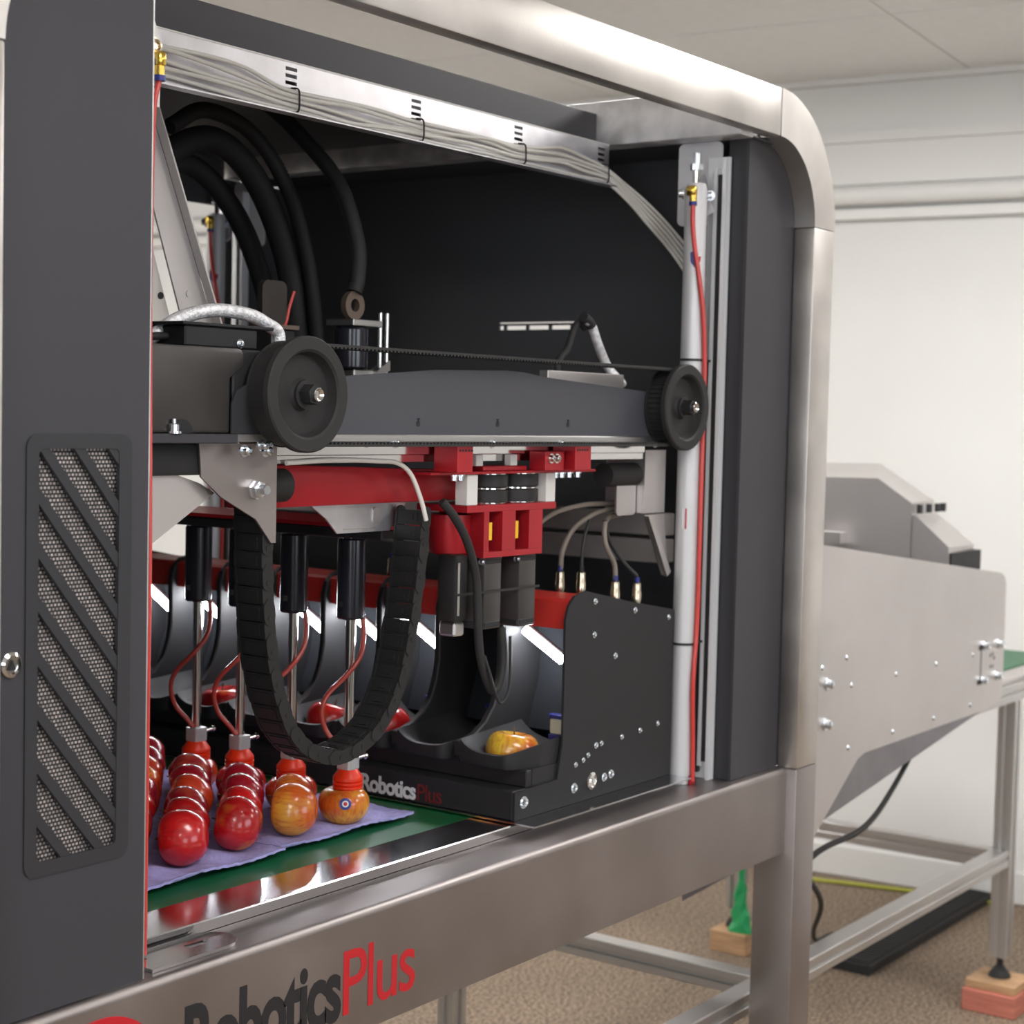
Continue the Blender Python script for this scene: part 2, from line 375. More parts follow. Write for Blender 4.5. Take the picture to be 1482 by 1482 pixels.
# ceiling: backing with recessed joints, every tile its own piece
ceil = struct('ceiling', room_box(MB(), N0-.1, N1+.1, D0-.1, D1+.1, CEIL+0.006, CEIL+0.05), CEILJ)
nl = [4.43-1.2*i for i in range(7)]; nl = sorted([v for v in nl if v > N0])
dl = sorted([1.46+1.2*i for i in range(-4, 4)]); dl = [v for v in dl if D0 < v < D1]
nl = [N0]+nl+[N1]; dl = [D0]+dl+[D1]
LAMPS = [(3.70, 0.50, 'between the machine front and the right wall'), (3.50, 2.06, 'over the hopper'), (3.30, -1.94, 'to the right of the machine front'), (1.15, -0.34, 'in front of the machine'), (1.15, 4.46, 'behind the machine'), (3.50, 4.46, 'near the rear wall corner'), (-1.25, -0.34, 'by the side windows'), (-1.25, 2.06, 'between the side windows')]  # out-of-view panels, several placed to brighten the right wall and machine
for i in range(len(nl)-1):
    for j in range(len(dl)-1):
        n0, n1, d0, d1 = nl[i], nl[i+1], dl[j], dl[j+1]
        cn, cdm = (n0+n1)/2, (d0+d1)/2
        g = 0.003
        room_box(t := MB(), n0+g, n1-g, d0+g, d1-g, CEIL, CEIL+0.0065)
        t.build('ceiling_tile', CEILM, ceil, smooth=False)
for cn, cdm, where in LAMPS:
    L = thing('ceiling_light', 'unseen white framed ceiling light panel '+where, 'ceiling light', RM(cn, cdm, CEIL), 'ceiling light panels')
    fr = MB()
    for q in ((-.3, .3, -.6, -.57), (-.3, .3, .57, .6), (-.3, -.27, -.57, .57), (.27, .3, -.57, .57)): room_box(fr, cn+q[0], cn+q[1], cdm+q[2], cdm+q[3], CEIL-0.03, CEIL-.0005)
    fr.build('frame', TRIMM, L)
    room_box(t := MB(), cn-.268, cn+.268, cdm-.568, cdm+.568, CEIL-0.024, CEIL-0.004).build('diffuser', LAMPM, L)
# bulkhead, pelmet and roller blind case along the right wall
struct('trim_1', room_box(MB(), N1-0.03, N1, D0, D1, CEIL-0.018, CEIL), TRIMM)
struct('trim_2', room_box(MB(), N1-0.008, N1, D0, D1, 2.356, CEIL-0.019), WALLM)
struct('trim_3', room_box(MB(), N1-0.03, N1, D0, D1, 2.326, 2.356), TRIMM)
struct('trim_4', room_box(MB(), N1-0.016, N1, D0, D1, 2.196, 2.3258), TRIMM)
t = MB(); pr = [(-0.0, 2.115)]+arc(-0.012, 2.155, 0.036, -PI/2, -1.5*PI, 10)[0:0]
prof = [(N1, 2.186), (N1-0.03, 2.186)]+[(N1-0.03-0.026*math.sin(a), 2.157+0.029*math.cos(a)) for a in [PI*q/10 for q in range(11)]]+[(N1, 2.128)]
for v in (): pass
pm = MB(); pm.prism([(p[0], p[1]) for p in prof], 'Y', D0, D1)
for v in pm.bm.verts: v.co = Vector(RM(v.co.x, v.co.y, v.co.z))
struct('trim_5', pm, TRIMM)
struct('trim_6', room_box(MB(), N1-0.035, N1, D0, D1, 2.086, 2.116), TRIMM)
struct('baseboard_right', room_box(MB(), N1-0.015, N1, D0, D1, 0, 0.10, 0.004), TRIMM)
struct('baseboard_rear', room_box(MB(), N0, N1-0.016, D1-0.015, D1, 0, 0.10, 0.004), TRIMM)

# ---------------------------------------------------------------- machine frame
FX0, FX1, FZ = 0.942, 2.794, 2.002; TW = 0.079; RO = 0.215
FR = thing('machine_frame', 'brushed stainless steel machine frame with rounded corners and lettered front rail', 'machine frame', ((FX0+FX1)/2, 1.99, 0))
def half_frame(y0, y1, h0, h1):
    for sx in (0, 1):
        a, b = (FX0, FX0+TW) if sx == 0 else (FX1-TW, FX1)
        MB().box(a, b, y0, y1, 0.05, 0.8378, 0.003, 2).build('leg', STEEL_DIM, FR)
        MB().box(a, b, h0, h1, 0.8382, FZ-RO-0.0008, 0.003, 2).build('upright', STEEL, FR)
        f = MB(); cx = FX0+RO if sx == 0 else FX1-RO
        a0, a1 = (PI, PI/2) if sx == 0 else (0, PI/2)
        f.ring(arc(cx, FZ-RO, RO, a0, a1, 20), arc(cx, FZ-RO, RO-TW, a0, a1, 20), 'Y', h0, h1, closed=False)
        f.build('corner_bend', STEEL, FR)
        c = (a+b)/2
        MB().cyl((c, (y0+y1)/2, 0.0), (c, (y0+y1)/2, 0.02), 0.045, 24).cyl((c, (y0+y1)/2, 0.02), (c, (y0+y1)/2, 0.0495), 0.012, 12).build('levelling_foot', RUBBER, FR)
    MB().box(FX0+RO+0.0008, FX1-RO-0.0008, h0+(.009 if h0 > 2 else 0), h1-(.009 if h0 < 2 else 0), FZ-TW, FZ, 0.003, 2).build('top_rail', STEEL, FR)
half_frame(1.33, 1.41, 1.33, 1.3695); half_frame(2.56, 2.64, 2.6005, 2.64)
# bottom rail with a rounded top fold and rounded lower right corner
def rail(y0, y1):
    r = 0.009
    prof = [(y0, 0.687), (y0, 0.838-r)]+[(y0+r-r*math.cos(a), 0.838-r+r*math.sin(a)) for a in [PI/2*q/10 for q in range(1, 11)]]+[(y1, 0.838), (y1, 0.687)]
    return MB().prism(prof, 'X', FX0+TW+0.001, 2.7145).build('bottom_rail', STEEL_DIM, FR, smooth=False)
rail(1.350, 1.432)
MB().box(FX0+TW+.001, 2.7145, 2.56, 2.62, 0.687, 0.838, 0.004).build('bottom_rail', STEEL_DIM, FR)
for x in (2.500, 1.02):
    MB().box(x, x+0.045, 1.3625, 2.6075, 1.917, 1.994, 0.003, 2).build('cross_bar', BLOTCH, FR)
for x in (FX0, FX1-TW):
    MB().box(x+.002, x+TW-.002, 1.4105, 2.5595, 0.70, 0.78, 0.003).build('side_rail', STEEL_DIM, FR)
me = text_mesh('Robotics', 0.256, 0.080, 0.0005, 0.030); map_mesh(me, lambda x, y, z: (1.281+x, 1.3497-z, 0.716+y)); me.materials.append(BLKPRINT)
link('lettering', me, FR)['label'] = 'bold black word Robotics'
me = text_mesh('Plus', 0.138, 0.080, 0.0005, 0.004); map_mesh(me, lambda x, y, z: (1.541+x, 1.3497-z, 0.716+y)); me.materials.append(REDPRINT)
link('lettering', me, FR)['label'] = 'thin red word Plus'
MB().prism([(1.160+0.085*math.cos(t), 0.742+0.075*math.sin(t)) for t in [2*PI*q/40 for q in range(40)]], 'Y', 1.3485, 1.3499).build('emblem', REDPRINT, FR)['label'] = 'round red emblem'
# slotted end plate lying on the rail by the left panel
ep = MB()
ep.ring(arc(1.365, 1.398, 0.030, -PI/2, PI/2, 10)+[(1.25, 1.428), (1.25, 1.368)], arc(1.352, 1.398, 0.0055, -PI/2, PI/2, 10)+[(1.328, 1.4035), (1.328, 1.3925)], 'Z', 0.8385, 0.8425)
ep.build('slotted_plate', MIRROR, FR)

# right front panel
PR = thing('side_panel', 'plain charcoal sheet metal panel beside the upright pneumatic cylinder', 'panel', (2.62, 1.37, 0.84))
ri = RO-TW-0.001; cx = FX1-RO; cz = FZ-RO
MB().prism([(2.545, 0.8395), (2.7140, 0.8395), (2.7140, 0.841), (2.735, 0.841)]+arc(cx, cz, ri+.02, 0, PI/2, 12)+[(2.577, cz+ri+.02), (2.577, cz+ri), (2.545, cz+ri)], 'Y', 1.370, 1.374).build('face', CHAR, PR)
MB().box(2.545, 2.549, 1.3742, 1.4085, 0.8395, cz+ri-.004, 0.001).build('return_flange', CHAR2, PR)
MB().box(2.5447, 2.575, 1.3700, 1.3740, cz+ri+.0003, cz+ri+.0022).build('top_edge', GALV, PR)

# left front panel with the slanted grille
PL = thing('grille_panel', 'charcoal sheet metal panel with slanted grille slots, wire mesh and round lock', 'panel', (1.12, 1.36, 0.84))
GX0, GX1, GZ0, GZ1 = 1.085, 1.189, 0.993, 1.407
px1 = 1.2295; cxl = FX0+RO
ol = [(FX0+TW+.001, 0.8395), (px1, 0.8395), (px1, cz+ri), (cxl, cz+ri)]+arc(cxl, cz, ri, PI/2, PI, 12)
p = MB()
p.prism([(FX0+TW+.001, 0.8395), (px1, 0.8395), (px1, GZ0), (FX0+TW+.001, GZ0)], 'Y', 1.360, 1.364)
p.box(FX0+TW+.001, GX0, 1.360, 1.364, GZ0, GZ1).box(GX1, px1, 1.360, 1.364, GZ0, GZ1)
p.prism([(FX0+TW+.001, GZ1), (px1, GZ1), (px1, cz+ri), (cxl, cz+ri)]+arc(cxl, cz, ri, PI/2, PI, 12), 'Y', 1.360, 1.364)
p.build('face', CHAR, PL)
MB().cyl((px1, 1.362, 0.8395), (px1, 1.362, cz+ri), 0.0022, 10).build('rolled_edge', ALU, PL)
ro = rrect(1.071, 1.205, 0.979, 1.421, 0.014); rin = rrect(GX0+.001, GX1-.001, GZ0+.001, GZ1-.001, 0.006)
MB().ring(ro, rin, 'Y', 1.3582, 1.3599).build('grille_surround', CHAR2, PL)
kk = -3
for kk in range(-3, 9):
    zb = 1.354-0.0535*kk
    sl = 1.22
    poly = [(GX0-.01, zb+.01*sl), (GX1+.01, zb-(GX1+.01-GX0)*sl), (GX1+.01, zb+.0165-(GX1+.01-GX0)*sl), (GX0-.01, zb+.0165+.01*sl)]
    poly = clip(poly, GX0+.001, GX1-.001, GZ0+.001, GZ1-.001)
    if len(poly) > 2: MB().prism(poly, 'Y', 1.3590, 1.3635).build('slat', CHAR2, PL)
MB().box(GX0-.005, GX1+.005, 1.3660, 1.3668, GZ0-.005, GZ1+.005).build('wire_mesh', MESHM, PL)
lk = MB().lathe([(0.0125, 0), (0.0125, 0.003), (0.0095, 0.005), (0.0085, 0.002), (0, 0.002)], (1.054, 1.3600, 1.196), (0, -1, 0), 24).build('lock', CHROME, PL)
MB().prism([(1.050, 1.191), (1.058, 1.191), (1.054, 1.201)], 'Y', 1.3555, 1.358).build('key_slot', BLACK, lk)

# ---------------------------------------------------------------- dark enclosure inside the frame
EN = thing('enclosure', 'matt black machine enclosure walls with louvre slots behind the gantry', 'enclosure', (2.4, 2.0, 0.85))
LY0, LY1, LZ0, LZ1 = 1.800, 2.060, 1.585, 1.665
def endwall(mb):
    x0, x1 = 2.690, 2.694
    mb.box(x0, x1, 1.412, LY0, 0.80, 1.9168).box(x0, x1, LY1, 2.558, 0.80, 1.9168).box(x0, x1, LY0, LY1, 0.80, LZ0).box(x0, x1, LY0, LY1, LZ1, 1.9168)
    return mb
endwall(MB()).build('end_wall', BLACKIN, EN, smooth=False)
zz = LZ0
for (z0, z1) in ((1.585, 1.6145), (1.6225, 1.6265), (1.6290, 1.665)):
    MB().box(2.690, 2.694, LY0, LY1, z0, z1).build('louvre', BLACKIN, EN, smooth=False)
for y in (1.812, 1.862, 1.915, 1.968, 2.022):
    MB().box(2.6895, 2.6945, y, y+0.006, 1.6146, 1.6224).build('louvre_bridge', BLACKIN, EN, smooth=False)
MB().box(2.6896, 2.6946, 1.985, 2.06, 1.6146, 1.6289).build('louvre_cover', BLACKIN, EN, smooth=False)
MB().box(2.495, 2.689, 2.545, 2.549, 0.80, 1.916).build('rear_panel', BLACKIN, EN, smooth=False)
MB().box(1.036, 2.30, 2.545, 2.549, 0.86, 1.8595).build('rear_panel', BLACKIN, EN, smooth=False)  # unseen left part, added to keep the bright rear wall out of reflections
MB().box(1.036, 2.494, 2.545, 2.549, 1.86, 1.99).build('rear_top_guard', BLACKIN, EN, smooth=False)
MB().box(1.03, 2.499, 1.66, 2.544, 1.955, 1.958).build('roof', BLACKIN, EN, smooth=False)
MB().box(1.030, 1.034, 1.412, 2.544, 0.84, 1.916).build('end_wall', BLACKIN, EN, smooth=False)  # unseen left wall, added so the cross bar reflects black
MB().box(2.546, 2.6945, 1.363, 2.544, 1.917, 1.920).build('roof', BLACKIN, EN, smooth=False)
for x in (1.25,):
    g = MB().box(x, 2.4995, 1.645, 1.649, 1.90, 1.973, 0.001); g.box(x, 2.4995, 1.6492, 1.665, 1.968, 1.972)
    g.build('top_guard', CHAR, EN)

# cable tray (slotted) with cable bundle
CT = thing('cable_tray', 'long bright slotted metal cable tray under the top guard', 'cable tray', (1.9, 1.61, 1.84))
TX0, TX1, TZ0, TZ1 = 1.28, 2.478, 1.8435, 1.9125; TYf, TYb = 1.604, 1.607
gp = [1.693, 1.957, 2.213, 2.455]; gw = 0.022
tr = MB(); xprev = TX0
for gx in gp:
    tr.box(xprev, gx-gw/2, TYf, TYb, TZ0, TZ1)
    zs = [TZ0]
    for s_ in range(4): zs += [1.897-0.0105*s_]
    zt_ = TZ1
    for s_ in range(4):
        zc_ = 1.904-0.0092*s_
        tr.box(gx-gw/2, gx+gw/2, TYf, TYb, zc_+0.0024, zt_); zt_ = zc_-0.0024
    tr.box(gx-gw/2, gx+gw/2, TYf, TYb, TZ0, zt_)
    xprev = gx+gw/2
tr.box(xprev, TX1, TYf, TYb, TZ0, TZ1)
tr.build('tray_back', GALV, CT, smooth=False)
MB().box(TX0, TX1, 1.585, 1.6038, TZ0-.0015, TZ0+.0005).build('tray_lip', GALV, CT)
MB().box(TX0, TX1, TYf-.0006, TYb+.003, TZ1, TZ1+0.002).build('tray_rim', WHITEPL, CT)
CB = thing('cable_bundle', 'bundle of cream cables strapped along the slotted tray with black ties', 'cable', (1.9, 1.59, 1.85))
def cabz(x, k):
    off = 0.0055*math.sin((x-1.30)*7+k*0.5)+0.003*math.sin(x*17+k*2)
    tied = min(abs(x-g) for g in gp)
    off *= min(1, tied/0.09)
    spread = min(1, tied/0.10)
    return 1.8715-0.0056*k+off*(1 if k < 4 else 0.3)+spread*(0.0035*(4-k)*0.6+0.008*max(0, min(1, (1.75-x)/0.4)))
for k in range(5):
    P = []
    x = 1.27
    while x < 2.46:
        P.append((x, 1.598-0.0035*(k % 2), cabz(x, k))); x += 0.066
    P += [(2.50, 1.588-0.002*k, 1.852-0.0075*k), (2.55, 1.570, 1.822-0.0085*k), (2.60, 1.545, 1.778-0.010*k), (2.645, 1.515, 1.715-0.012*k), (2.665, 1.50, 1.62), (2.668, 1.49, 1.40)]
    MB().tube(P, 0.0029, 8, 4).build('cable', WHITECAB, CB)
for gx in gp:
    MB().tube([(gx, 1.6035, 1.879), (gx, 1.5905, 1.876), (gx, 1.5885, 1.862), (gx-.001, 1.5895, 1.847), (gx-.002, 1.6035, 1.8455)], 0.0014, 6, 4).build('cable_tie', PLAST, CB)

# ---------------------------------------------------------------- pneumatic cylinders with guide rails
def cylinder(label, cx, cy, tube_side, group=None, shield=True, zt=1.838, m=1, gs=1):
    t = thing('pneumatic_cylinder', label, 'cylinder', (cx, cy, 0.8385), group)
    r = 0.0185
    MB().lathe([(r, 0), (r, zt-0.8385-0.012), (r*0.93, zt-0.8385-0.004), (r*0.85, zt-0.8385), (0, zt-0.8385)], (cx, cy, 0.8385), (0, 0, 1), 32).build('barrel', ANOD, t)
    MB().cyl((cx, cy, zt), (cx, cy, zt+0.022), 0.006, 14).build('rod', CHROME, t)
    MB().lathe([(0.011, 0), (0.011, 0.010)], (cx, cy, zt+0.022), (0, 0, 1), 6).cyl((cx, cy, zt+0.032), (cx, cy, zt+0.05), 0.006, 12).build('rod_nut', ZINC, t)
    fx = cx-r-.003; fy = cy-.004
    if gs < 0: fx, fy = 1.283, 1.412
    MB().box(fx-.006, fx+.006, fy-.008, fy+.008, zt-0.022, zt-0.006, 0.002).cyl((fx-.002, fy-.004, zt-.032), (fx-.002, fy-.004, zt-.022), 0.006, 12).build('fitting', BRASS, t)
    MB().cyl((fx-.002, fy-.004, zt-.038), (fx-.002, fy-.004, zt-.032), 0.0068, 12).build('collar', BLUE, t)
    R1 = r+.0045
    def onr(deg, z): return (cx+R1*math.cos(math.radians(deg)), cy+R1*math.sin(math.radians(deg)), z)
    P = [(fx-.002, fy-.004, zt-.036), onr(200, zt-.07), onr(212, zt-.11), onr(232, zt-.155), onr(258, zt-.215), onr(280, zt-.29), onr(286, zt-.36), onr(286, zt-.55), onr(284, zt-.72), onr(262, zt-.83), onr(275, zt-.93), onr(284, zt-.995)]
    if gs < 0: P = [(fx-.002, fy-.004, zt-.036), (1.274, 1.409, 1.757), (1.2715, 1.409, 1.60), (1.2725, 1.409, 1.516), (1.2755, 1.409, 1.30), (1.275, 1.409, 1.10), (1.2745, 1.409, 0.845)]
    MB().tube(P, 0.0040 if gs > 0 else 0.0032, 10, 6).build('air_tube', REDTUBE, t)
    if gs < 0:
        MB().prism([(cx+.005, 1.775), (cx+.031, 1.775), (cx+.033, 1.845), (cx+.022, 1.868), (cx+.005, 1.872)], 'Y', cy-.012, cy-.009).build('ear_plate', WHITEPL, t)
        MB().bolt((cx+.020, cy-.0125, 1.838), (0, -1, 0), .0075, .007).build('ear_bolt', NICKEL, t)
    for z in (1.546, 1.073):
        MB().ring([(cx+.0205*math.cos(a), cy+.0205*math.sin(a)) for a in [2*PI*q/24 for q in range(24)]], [(cx+.0187*math.cos(a), cy+.0187*math.sin(a)) for a in [2*PI*q/24 for q in range(24)]], 'Z', z, z+.004).box(cx+.018, cx+.018+.027*max(0.1, gs), cy-.012, cy-.008, z, z+.004).build('strap', PLAST, t)
    if shield:
        sh = MB(); pts = [(-0.010, 0.013), (0.0, 0.017), (0.010, 0.013), (0.009, -0.004), (0.0, -0.016), (-0.009, -0.004)]
        def wrapp(mb, pts, rr, a0, zc, sx=1.0):
            V = []
            for (u, v) in pts:
                a = a0+u*sx/r; V.append(mb.bm.verts.new((cx+rr*math.cos(a), cy+rr*math.sin(a), zc+v)))
            mb.bm.faces.new(V)
        wrapp(sh, pts, r+.0005, -PI*0.80, 1.712); sh.build('shield_decal', WHITE, t, smooth=False)
        s2 = MB(); wrapp(s2, [(-.009, .012), (0, .0155), (0, -.014), (-.008, -.004)], r+.0008, -PI*0.80, 1.712); s2.build('shield_decal', BLUE, t, smooth=False)
        s3 = MB(); wrapp(s3, [(0, .004), (.009, .006), (.008, -.003), (0, -.008)], r+.0008, -PI*0.80, 1.712); s3.build('shield_decal', REDPRINT, t, smooth=False)
        for zz, c, w_ in ((1.285, WHITE, 0.012), (1.285, REDPRINT, 0.0025)):
            s4 = MB(); wrapp(s4, [(-w_/2, .017), (w_/2, .017), (w_/2, -.017), (-w_/2, -.017)], r+(.0005 if c is WHITE else .0008), -PI*0.86, zz); s4.build('maker_label', c, t, smooth=False)
    # clamp bracket
    MB().prism([(cy-.022, zt-.045), (cy-.010, zt-.052), (cy+.012, zt-.052), (cy+.02, zt-.03), (cy+.018, zt+.012), (cy-.006, zt+.018)], 'X', cx+.019, cx+.023).build('clamp_plate', GALV, t)
    MB().bolt((cx+.0188, cy-.016, zt-.018), (-1, -.4, 0), .006, .006).bolt((cx-.012, cy+.0165, zt-.016), (-.6, 1, 0), .007, .008).build('clamp_bolt', ZINC, t)
    # guide rail behind
    x0 = cx+.044 if gs > 0 else cx-.062
    MB().box(x0, x0+.012, cy-.030, cy-.024, 0.8392, zt+.048).box(x0, x0+.012, cy-.014, cy-.008, 0.862, zt+.03).box(x0+.0122, x0+.018, cy-.0305, cy+.010, 0.8392, zt+.05).build('guide_rail', mat('ground_steel_rail', (0.85, 0.86, 0.88), 0.40, 0.35) if 'ground_steel_rail' not in bpy.data.materials else bpy.data.materials['ground_steel_rail'], t)
    MB().box(x0+.002, x0+.0118, cy-.0235, cy-.0145, 0.87, zt+.02).box(x0+.002, x0+.0118, cy-.0075, cy+.004, 0.85, 1.55).build('rack_strip', PLAST, t)
    MB().prism(rrect(min(cy-.012*m, cy+.072*m), max(cy-.012*m, cy+.072*m), zt-.06, zt+.0785 if m > 0 else zt+.07, 0.010), 'X', cx+.0625*gs, cx+.0665*gs).build('mounting_plate', ZPLATE, t)
    return t
cylinder('front pneumatic lift cylinder with red air tube and shield sticker by the plain panel', 2.480, 1.432, 1)
cylinder('rear pneumatic lift cylinder seen beyond the black hoses', 2.444, 2.515, -1, m=-1)
cylinder('pneumatic lift cylinder mostly hidden behind the grille panel', 1.262, 1.432, 1, shield=False, gs=-1)
MB().box(2.4755, 2.492, 1.4085, 1.4115, 0.8384, 0.853).build('foot_block', RED, bpy.data.objects['pneumatic_cylinder'])

# ---------------------------------------------------------------- conveyor running under the machine
CV = thing('conveyor', 'green belt conveyor in a polished steel bed inside the machine', 'conveyor', (1.9, 1.98, 0.80))
MB().box(1.038, 2.685, 1.4335, 1.5100, 0.79, 0.852, 0.0015).build('bed_edge', MIRROR, CV)
MB().box(1.038, 2.685, 2.45, 2.52, 0.79, 0.852, 0.0015).build('bed_edge', MIRROR, CV)
MB().box(1.038, 2.685, 1.5104, 2.4496, 0.79, 0.8505).build('belt', GREEN, CV)

# ---------------------------------------------------------------- gantry beam with belt pulleys
GB = thing('gantry_beam', 'grey gantry beam carrying a toothed belt on two large black pulleys', 'gantry', (1.9, 1.43, 1.41))
MB().prism([(1.46, 1.421), (2.392, 1.421), (2.392, 1.485), (2.335, 1.492), (2.30, 1.494), (2.056, 1.506), (2.00, 1.5115), (1.961, 1.5125), (1.80, 1.508), (1.669, 1.498), (1.60, 1.493), (1.46, 1.492)], 'Y', 1.430, 1.434).build('beam_plate', BEAMG, GB)
MB().box(1.302, 2.394, 1.426, 1.50, 1.4110, 1.4205, 0.001).build('base_flange', ALU, GB)
MB().box(1.45, 2.37, 1.45, 1.472, 1.3935, 1.4108, 0.001).box(1.45, 2.37, 1.454, 1.468, 1.384, 1.3933).build('linear_rail', CHROME, GB)
MB().box(1.62, 2.39, 1.496, 1.50, 1.4208, 1.47).build('rear_plate', SATIN, GB)
MB().box(2.13, 2.345, 1.478, 1.4945, 1.4208, 1.519, 0.001).build('channel', SATIN, GB)
for x, z in ((1.762, 1.440), (1.939, 1.441), (2.116, 1.442)):
    MB().prism(rrect(x-.0032, x+.0032, z-.008, z-.001, .002, 3), 'Y', 1.4292, 1.43).box(x-.002, x+.003, 1.4292, 1.43, z+.001, z+.003).box(x-.001, x+.001, 1.4292, 1.43, z-.002, z+.002).build('slot_mark', BLACK, GB)
for x in (1.475, 1.71, 1.92, 2.09, 2.36):
    MB().bolt((x, 1.4258, 1.4085), (0, -1, 0), .004, .005).build('flange_bolt', ZINC, GB)
def pulley(x, z, y0=1.386):
    R_ = 0.0695
    pl = MB().lathe([(0.009, 0.006), (0.017, 0.006), (0.017, 0.010), (0.020, 0.0145), (0.047, 0.0145), (0.049, 0.011), (0.051, 0.0025), (0.054, 0.0), (R_-.002, 0.0), (R_, 0.002), (R_, 0.0095), (R_-.001, 0.0105), (0.056, 0.0105), (0.056, 0.0405), (0.064, 0.0405), (0.064, 0.0425), (0.010, 0.0425)], (x, y0, z), (0, 1, 0), 56).build('pulley', RUBBER, GB)
    MB().lathe([(0.0125, -0.010), (0.0125, 0.0058), (0.001, 0.0058)], (x, y0, z), (0, 1, 0), 6).build('nut', BLACK, pl)
    MB().lathe([(0.0045, -0.012), (0.0075, -0.016), (0.0085, -0.015), (0.0085, -0.0102)], (x, y0, z), (0, 1, 0), 20).lathe([(0, -0.011), (0.0046, -0.011)], (x, y0, z), (0, 1, 0), 20).build('shaft_end', CHROME, pl)
    tb = MB()
    for k in range(46):
        a = 2*PI*k/46
        c = Vector((x+math.cos(a)*.0572, 0, z+math.sin(a)*.0572)); tdir = Vector((-math.sin(a), 0, math.cos(a))); rd = Vector((math.cos(a), 0, math.sin(a)))
        q = [c-tdir*.0018-rd*.0012, c+tdir*.0018-rd*.0012, c+tdir*.0012+rd*.0016, c-tdir*.0012+rd*.0016]
        A = [tb.bm.verts.new((v.x, y0+.0110, v.z)) for v in q]; B = [tb.bm.verts.new((v.x, y0+.0402, v.z)) for v in q]
        tb.bm.faces.new(A); tb.bm.faces.new(B[::-1])
        for i in range(4): tb.bm.faces.new((A[i], B[i], B[(i+1) % 4], A[(i+1) % 4]))
    tb.build('teeth', RUBBER, pl, smooth=False, kind='stuff')
    return pl
PLx, PRx, PZ = 1.503, 2.394, 1.4685
pulley(PLx, PZ); pulley(PRx, PZ)
# toothed belt loop (upper and lower run, wrapped round both pulleys)
bt = MB(); rb0, rb1 = 0.0592, 0.0625
ou, inn = [], []
for k in range(25):
    a = PI/2+PI*k/24; ou.append((PLx+rb1*math.cos(a), PZ+rb1*math.sin(a))); inn.append((PLx+rb0*math.cos(a), PZ+rb0*math.sin(a)))
for k in range(25):
    a = -PI/2+PI*k/24; ou.append((PRx+rb1*math.cos(a), PZ+rb1*math.sin(a))); inn.append((PRx+rb0*math.cos(a), PZ+rb0*math.sin(a)))
bt.ring(ou, inn, 'Y', 1.3985, 1.4262)
n = 120
for k in range(n):
    x = PLx+0.01+(PRx-PLx-.02)*k/n
    bt.box(x, x+.0036, 1.3985, 1.4262, PZ+rb0-.0020, PZ+rb0); bt.box(x, x+.0036, 1.3985, 1.4262, PZ-rb0, PZ-rb0+.0020)
bt.build('toothed_belt', PLAST, GB, smooth=False)
# left motor cover
cv = MB().prism([(1.27, 1.421), (1.418, 1.421)]+[(1.418, 1.485)]+arc(1.452, 1.497, .02, -PI/2, 0, 5)[0:0]+[(1.440, 1.500), (1.440, 1.515), (1.434, 1.520), (1.27, 1.520)], 'Y', 1.432, 1.520)
cv.bevel(0.003, 2).build('motor_cover', COVERG, GB)
MB().prism([(1.416, 1.4208), (1.500, 1.4208), (1.500, 1.505), (1.450, 1.505), (1.440, 1.478), (1.424, 1.471), (1.416, 1.455)], 'Y', 1.4275, 1.4297).build('bearing_plate', CHAR2, GB)
MB().box(1.426, 1.50, 1.436, 1.50, 1.4208, 1.519, .002).build('bearing_block', BLACK, GB)
MB().box(1.25, 1.424, 1.424, 1.52, 1.4095, 1.4205, .001).build('motor_base', CHAR, GB)
MB().bolt((1.327, 1.428, 1.4206), (0, 0, 1), .0065, .010).cyl((1.327, 1.428, 1.43), (1.327, 1.428, 1.437), .003, 8).build('stud', ZINC, GB)
MB().prism(arc(1.343, 1.421, .016, 0, PI, 8), 'Y', 1.4312, 1.4318).build('cover_notch', BLACK, GB)
MB().box(1.368, 1.485, 1.455, 1.535, 1.5205, 1.5445, .002).box(1.362, 1.51, 1.452, 1.538, 1.5447, 1.5485, .001).build('terminal_box', BLACK, GB)
MB().bolt((1.455, 1.4545, 1.5265), (0, -1, 0), .004, .003).build('box_screw', ZINC, GB)
MB().box(1.27, 1.405, 1.451, 1.53, 1.372, 1.4092, .004, 2).build('gearbox', BLACK, GB)
for x in (1.433, 1.462, 1.468): MB().bolt((x, 1.425, 1.401+(0.006 if x == 1.462 else 0)), (0, -1, 0), .0052, .010).build('flange_bolt', ZINC, GB)
# stainless foot bracket under the left end and pale gusset
fb = MB().prism([(1.384, 1.4088), (1.513, 1.4088), (1.513, 1.288), (1.505, 1.288), (1.478, 1.318), (1.420, 1.346), (1.388, 1.370)], 'Y', 1.447, 1.450)
fb.build('foot_bracket', STEEL_DIM, GB)
MB().box(1.5105, 1.5135, 1.4505, 1.50, 1.290, 1.4085).build('bracket_flange', SATIN, GB)
MB().lathe([(0.0125, 0), (0.0125, 0.004), (0.0105, 0.004), (0.0105, 0.011), (0.006, 0.012), (0.006, 0.022), (0, 0.022)], (1.474, 1.4468, 1.354), (0, -1, 0), 6).build('bracket_bolt', ZINC, GB)
MB().cyl((1.50, 1.478, 1.356), (1.556, 1.478, 1.356), 0.021, 24).build('bumper', RUBBER, GB)
MB().prism([(1.24, 1.382), (1.33, 1.382), (1.40, 1.362), (1.424, 1.350), (1.33, 1.296), (1.24, 1.250)], 'Y', 1.462, 1.466).build('gusset', SATIN, GB)
